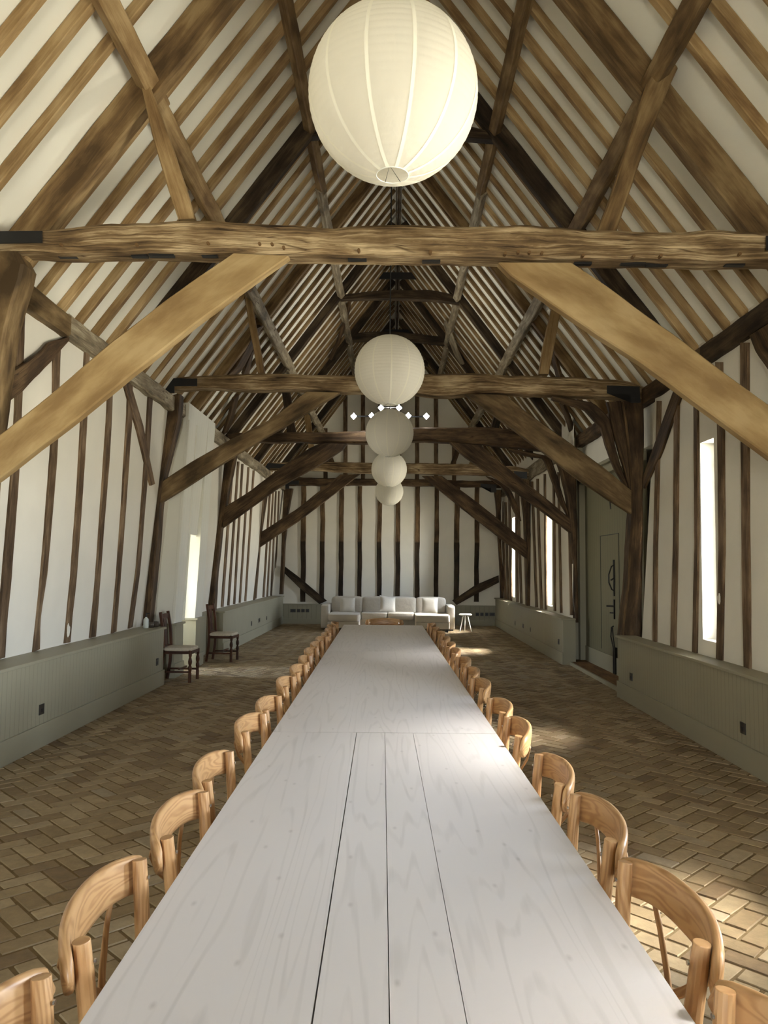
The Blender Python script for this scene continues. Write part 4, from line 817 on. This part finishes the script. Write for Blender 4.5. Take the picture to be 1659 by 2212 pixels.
for x, y in ((-1.58, 19.2), (1.33, 19.18), (-1.72, 19.75), (1.5, 19.75), (-.9, 19.2), (.62, 19.2)): sp(MB().box(x-.035, x+.035, y-.035, y+.035, 0, .09), 'foot', M_BLACK)
def pillow(c, w_, tilt, rz, lb):
    mb = MB(); n = 14; b = 0; vt = {}
    for sgn in (1, -1):
        for i in range(n+1):
            for j in range(n+1):
                u = -1+2*i/n; v = -1+2*j/n; pin = 1-.10*(u*u)*(1-v*v*.0)*(1 if abs(v) < 1 else 1)*0
                ex = 1-.09*(1-abs(u)**3)*(abs(v)**4); ey = 1-.09*(1-abs(v)**3)*(abs(u)**4)
                th = .30*(1-u**4)*(1-v**4)
                vt[(sgn, i, j)] = len(mb.v); mb.v.append(Vector((u*w_/2*ey, sgn*th*w_/2*1.0+.0, v*w_/2*ex)))
        for i in range(n):
            for j in range(n): mb.face((vt[(sgn, i, j)], vt[(sgn, i+1, j)], vt[(sgn, i+1, j+1)], vt[(sgn, i, j+1)]))
    o = mb.build('throw_pillow', M_PILLOW, None, smooth=True); o.location = c; o.rotation_euler = (tilt, .12 if rz > .2 else 0, rz); return tag(o, lb, 'cushion', 'throw pillows on the sofa')
pillow((-1.19, 20.10, .60), .43, -.3, .1, 'square grey throw pillow on the left chaise end of the sofa')
pillow((-.14, 20.06, .64), .45, -.38, .35, 'square grey throw pillow leaning at the middle of the sofa')
pillow((.95, 20.10, .605), .44, -.3, -.15, 'square grey throw pillow on the right chaise end of the sofa')
# white stool
st = empty('white_stool', (1.83, 19.6, 0)); tag(st, 'small round white stool with splayed thin legs right of the sofa', 'stool')
MB().lathe([(.05, .395), (.15, .40), (.165, .412), (.165, .425), (.15, .438), (.02, .44)], 24).build('seat', M_WHITE, st, smooth=False)
for k in range(3):
    a = PI/2+2*PI*k/3; MB().tube([(.06*math.cos(a), .06*math.sin(a), .40), (.17*math.cos(a), .17*math.sin(a), 0)], .011, 8).build('leg', M_WHITE, st)
# ------------------------------------------------------------------ dark turned-leg dining chairs
def dark_chair():
    t = empty('dark_dining_chair')
    for s in (-1, 1):
        prof = [(.0, .022), (.13, .022), (.135, .017), (.16, .020), (.19, .027), (.215, .024), (.235, .015), (.26, .025), (.29, .028), (.32, .022), (.34, .015), (.36, .021), (.37, .022), (.43, .022)]
        mb = MB(); mb.ring_loft([[Vector((.19+r*1.0*math.cos(2*PI*j/16), s*.185+r*math.sin(2*PI*j/16), z)) for j in range(16)] for z, r in prof]); mb.build('leg', M_DCHAIR, t)
        MB().slab([(-.235, s*.17, 0), (-.20, s*.17, .25), (-.19, s*.17, .45), (-.205, s*.165, .7), (-.25, s*.16, .95)], [.016]*5, [.02]*5, upv=(0, 1, 0), r=.3).build('leg', M_DCHAIR, t)
        MB().box(-.2, .19, s*.178-.01, s*.178+.01, .13, .155).build('stretcher', M_DCHAIR, t)
        MB().box(-.19, .19, s*.18-.012, s*.18+.012, .385, .435).build('seat_rail', M_DCHAIR, t)
    MB().box(.02, .045, -.17, .17, .17, .19).build('stretcher', M_DCHAIR, t)
    MB().box(.18, .205, -.185, .185, .385, .43).build('seat_rail', M_DCHAIR, t); MB().box(-.2, -.18, -.17, .17, .385, .435).build('seat_rail', M_DCHAIR, t)
    superbox(MB(), (0, 0, .447), (.205, .2, .025), .25, 32, 12, .3).build('seat_pad', M_SEAT, t, smooth=True)
    MB().slab([(-.243, -.15, .885), (-.236, 0, .895), (-.243, .15, .885)], [.032]*3, [.009]*3, r=.3).build('crest_rail', M_DCHAIR, t)
    MB().edgebeam([(-.2, -.06, .45), (-.21, -.045, .66), (-.238, -.06, .865)], [(-.2, .06, .45), (-.21, .045, .66), (-.238, .06, .865)], (-.01, 0, 0), ch=.002).build('splat', M_DCHAIR, t)
    MB().box(-.21, -.19, -.16, .16, .45, .49).build('back_rail', M_DCHAIR, t)
    return t
dc = dark_chair(); dc.location = (-2.95, 10.77, 0); dc.rotation_euler = (0, 0, -.03); tag(dc, 'dark oak dining chair with turned legs, nearer one against the left wall', 'chair', 'dark dining chairs')
d2 = copy_tree(dc); d2.location = (-2.86, 13.07, 0); d2.rotation_euler = (0, 0, -.08); tag(d2, 'dark oak dining chair with turned legs, farther one by the smoke dark post', 'chair', 'dark dining chairs')
# ------------------------------------------------------------------ small things on the left ledge
bt = empty('soap_bottle', (-3.24, 10.12, ZC)); tag(bt, 'clear pump bottle with black top on the left ledge', 'bottle')
MB().lathe([(.001, 0), (.032, 0), (.034, .01), (.034, .11), (.028, .125), (.014, .135), (.014, .145)], 18).build('bottle_body', plain('bottle_clear', s2l((205, 212, 205)), .15, .6), bt, smooth=True)
MB().tube([(0, 0, .14), (0, 0, .185)], .012, 10).tube([(0, 0, .185), (.0, 0, .195), (.05, 0, .19)], .007, 8).build('pump', M_BLACK, bt)
for k, (x, y) in enumerate(((-3.2, 10.22), (-3.17, 10.33))):
    g = MB().lathe([(.026, 0), (.033, 0), (.033, .075), (.030, .075), (.028, .006), (.001, .006)], 16).build('tumbler', plain('smoky_glass', s2l((70, 62, 54)), .15, .6), None, smooth=True); g.location = (x, y, ZC); tag(g, 'small dark tumbler on the left ledge, %s the soap bottle' % ('next to' if k == 0 else 'farther from'), 'glass', 'tumblers on the ledge')
# ------------------------------------------------------------------ sockets and switch plates
def plate(c, ax, w_, h_, lb, n=1):
    t = empty('wall_socket', c)
    if ax == 'x+': mb = MB().box(0, .008, -w_/2, w_/2, -h_/2, h_/2); rk = MB().box(.008, .011, -w_*.2, w_*.2, -h_*.25, h_*.1)
    elif ax == 'x-': mb = MB().box(-.008, 0, -w_/2, w_/2, -h_/2, h_/2); rk = MB().box(-.011, -.008, -w_*.2, w_*.2, -h_*.25, h_*.1)
    else: mb = MB().box(-w_/2, w_/2, -.008, 0, -h_/2, h_/2); rk = MB().box(-w_*.3, w_*.3, -.011, -.008, -h_*.2, h_*.2)
    mb.build('face_plate', M_SOCK, t); rk.build('rocker', M_BLACK, t); return tag(t, lb, 'socket', 'dark electrical plates')
def onX(p, X): d_ = ray(*p); return CAM+d_*(X/d_.x)
for p, w_, lb in [((89, 1532), .09, 'dark socket plate on the left panelling, nearest'), ((339, 1430), .09, 'dark socket plate near the end of the left panelling by the dark chair')]:
    plate(onX(p, -3.08), 'x+', w_, .09, lb)
for p, w_, h_, lb in [((543, 1347), .08, .1, 'narrow dark plate on the far left panelling, first'), ((560, 1340), .16, .09, 'wide dark plate on the far left panelling, middle'), ((576, 1335), .06, .09, 'narrow dark plate on the far left panelling, last')]: plate(onX(p, -3.08), 'x+', w_, h_, lb)
for p, w_, h_, lb in [((1364, 1462), .09, .09, 'dark socket plate on the right panelling near the big doors'), ((1606, 1573), .09, .09, 'dark socket plate on the right panelling, nearest')]: plate(onX(p, 2.85), 'x-', w_, h_, lb)
for p, w_, h_, lb in [((1207, 1386), .09, .09, 'dark socket plate on the far right panelling near its end'), ((1146, 1360), .05, .09, 'slim plate on the far right panelling'), ((1130, 1352), .16, .09, 'wide dark plate on the far right panelling'), ((1113, 1346), .06, .1, 'narrow dark plate on the far right panelling, last')]: plate(onX(p, 2.85), 'x-', w_, h_, lb)
for k, (x, w_) in enumerate([(633, .15), (645, .1), (654.5, .1), (664, .1)]): plate(atY((x, 1319), YG-.06), 'y', w_, .09, 'dark plate on the gable panelling left of the sofa, %s from the left' % ORD[k])
for k, (x, w_) in enumerate([(1031, .09), (1041, .09), (1051.5, .09), (1063, .15)]): plate(atY((x, 1327), YG-.06), 'y', w_, .09, 'dark plate on the gable panelling right of the stool, %s from the left' % ORD[k])
# plaster smears left on timbers
for (p, s, r_, lb) in [((1374, 1283), 1, (.05, .26), 'white plaster scar on the dark post beside the big doors'), ((1554, 1294), 1, (.025, .05), 'white plaster spot on the stud right of the slit window'), ((147, 1362), -1, (.03, .07), 'white plaster spot low on the third left stud')]:
    q = atY(p, 10.28) if p[0] == 1374 else wallpt(p, s, .026)
    mb = MB(); rr = random.Random(2); n = 14
    for j in range(n):
        a = 2*PI*j/n; k_ = .75+.45*rr.random()
        d_ = Vector((math.cos(a)*r_[0]*k_*.7, 0, math.sin(a)*r_[1]*.5*k_)) if p[0] == 1374 else Vector((0, math.cos(a)*r_[0]*k_, math.sin(a)*r_[1]*k_))
        mb.v.append(d_)
    off = Vector((0, -.012, 0)) if p[0] == 1374 else Vector((-s*.008, 0, 0))
    mb.v += [v+off for v in mb.v[:n]]
    mb.face(range(n)); mb.face([n+j for j in range(n)])
    for j in range(n): mb.face((j, (j+1) % n, n+(j+1) % n, n+j))
    o = mb.build('plaster_patch', M_PLASTER); o.location = q; tag(o, lb, 'plaster patch', 'plaster smears')
# ------------------------------------------------------------------ light
W = bpy.data.worlds.new('sky'); SC.world = W; W.use_nodes = True; nt = W.node_tree; nt.nodes.clear()
out = nt.nodes.new('ShaderNodeOutputWorld'); bg = nt.nodes.new('ShaderNodeBackground'); L(nt, bg.outputs[0], out.inputs[0])
tc = N(nt, 'ShaderNodeTexCoord'); nm = N(nt, 'ShaderNodeVectorMath', operation='NORMALIZE'); L(nt, tc.outputs['Generated'], nm.inputs[0])
dt = N(nt, 'ShaderNodeVectorMath', operation='DOT_PRODUCT'); L(nt, nm.outputs[0], dt.inputs[0])
SUN = Vector((.60, .06, .79)).normalized(); dt.inputs[1].default_value = SUN
r = ramp(nt, [(.0, (0, 0, 0)), (.91, (.0, .0, .0)), (.97, (.8, .78, .73)), (1, (1, .97, .9))]); L(nt, dt.outputs['Value'], r.inputs[0])
sx = N(nt, 'ShaderNodeSeparateXYZ'); L(nt, nm.outputs[0], sx.inputs[0])
r2 = ramp(nt, [(0, (1.1, 1.05, .85)), (.49, (1.65, 1.58, 1.32)), (.52, (1.3, 1.45, 1.6)), (.75, (.8, 1.0, 1.3)), (1, (.6, .8, 1.1))]); mr = N(nt, 'ShaderNodeMapRange'); mr.inputs[1].default_value = -1; L(nt, sx.outputs['Z'], mr.inputs[0]); L(nt, mr.outputs[0], r2.inputs[0])
sc = N(nt, 'ShaderNodeVectorMath', operation='SCALE'); sc.inputs['Scale'].default_value = 32.0; L(nt, r.outputs[0], sc.inputs[0])
ad = N(nt, 'ShaderNodeVectorMath', operation='ADD'); L(nt, r2.outputs[0], ad.inputs[0]); L(nt, sc.outputs[0], ad.inputs[1])
L(nt, ad.outputs[0], bg.inputs[0]); bg.inputs[1].default_value = 14.0
def portal(loc, rot, sx_, sy_):
    l = bpy.data.lights.new('window_portal', 'AREA'); l.shape = 'RECTANGLE'; l.size = sx_; l.size_y = sy_; l.cycles.is_portal = True
    o = bpy.data.objects.new('window_portal', l); COL.objects.link(o); o.location = loc; o.rotation_euler = rot
for (a, c, zb, zt) in WINS: portal((wx(1, 1.9, a)+.36, (a+c)/2+lean(a, (zb+zt)/2), (zb+zt)/2), (0, PI/2, 0), zt-zb+.1, c-a+.36)
portal((-4.75, 11.78, 1.03), (0, -PI/2, 0), 2.06, .73)
portal((0, Y0-.1, 1.15), (PI/2, 0, 0), 1.2, 2.3)
V = SC.view_settings; V.view_transform = 'Standard'; V.look = 'None'; V.gamma = 1; V.use_curve_mapping = False; V.exposure = 1.62
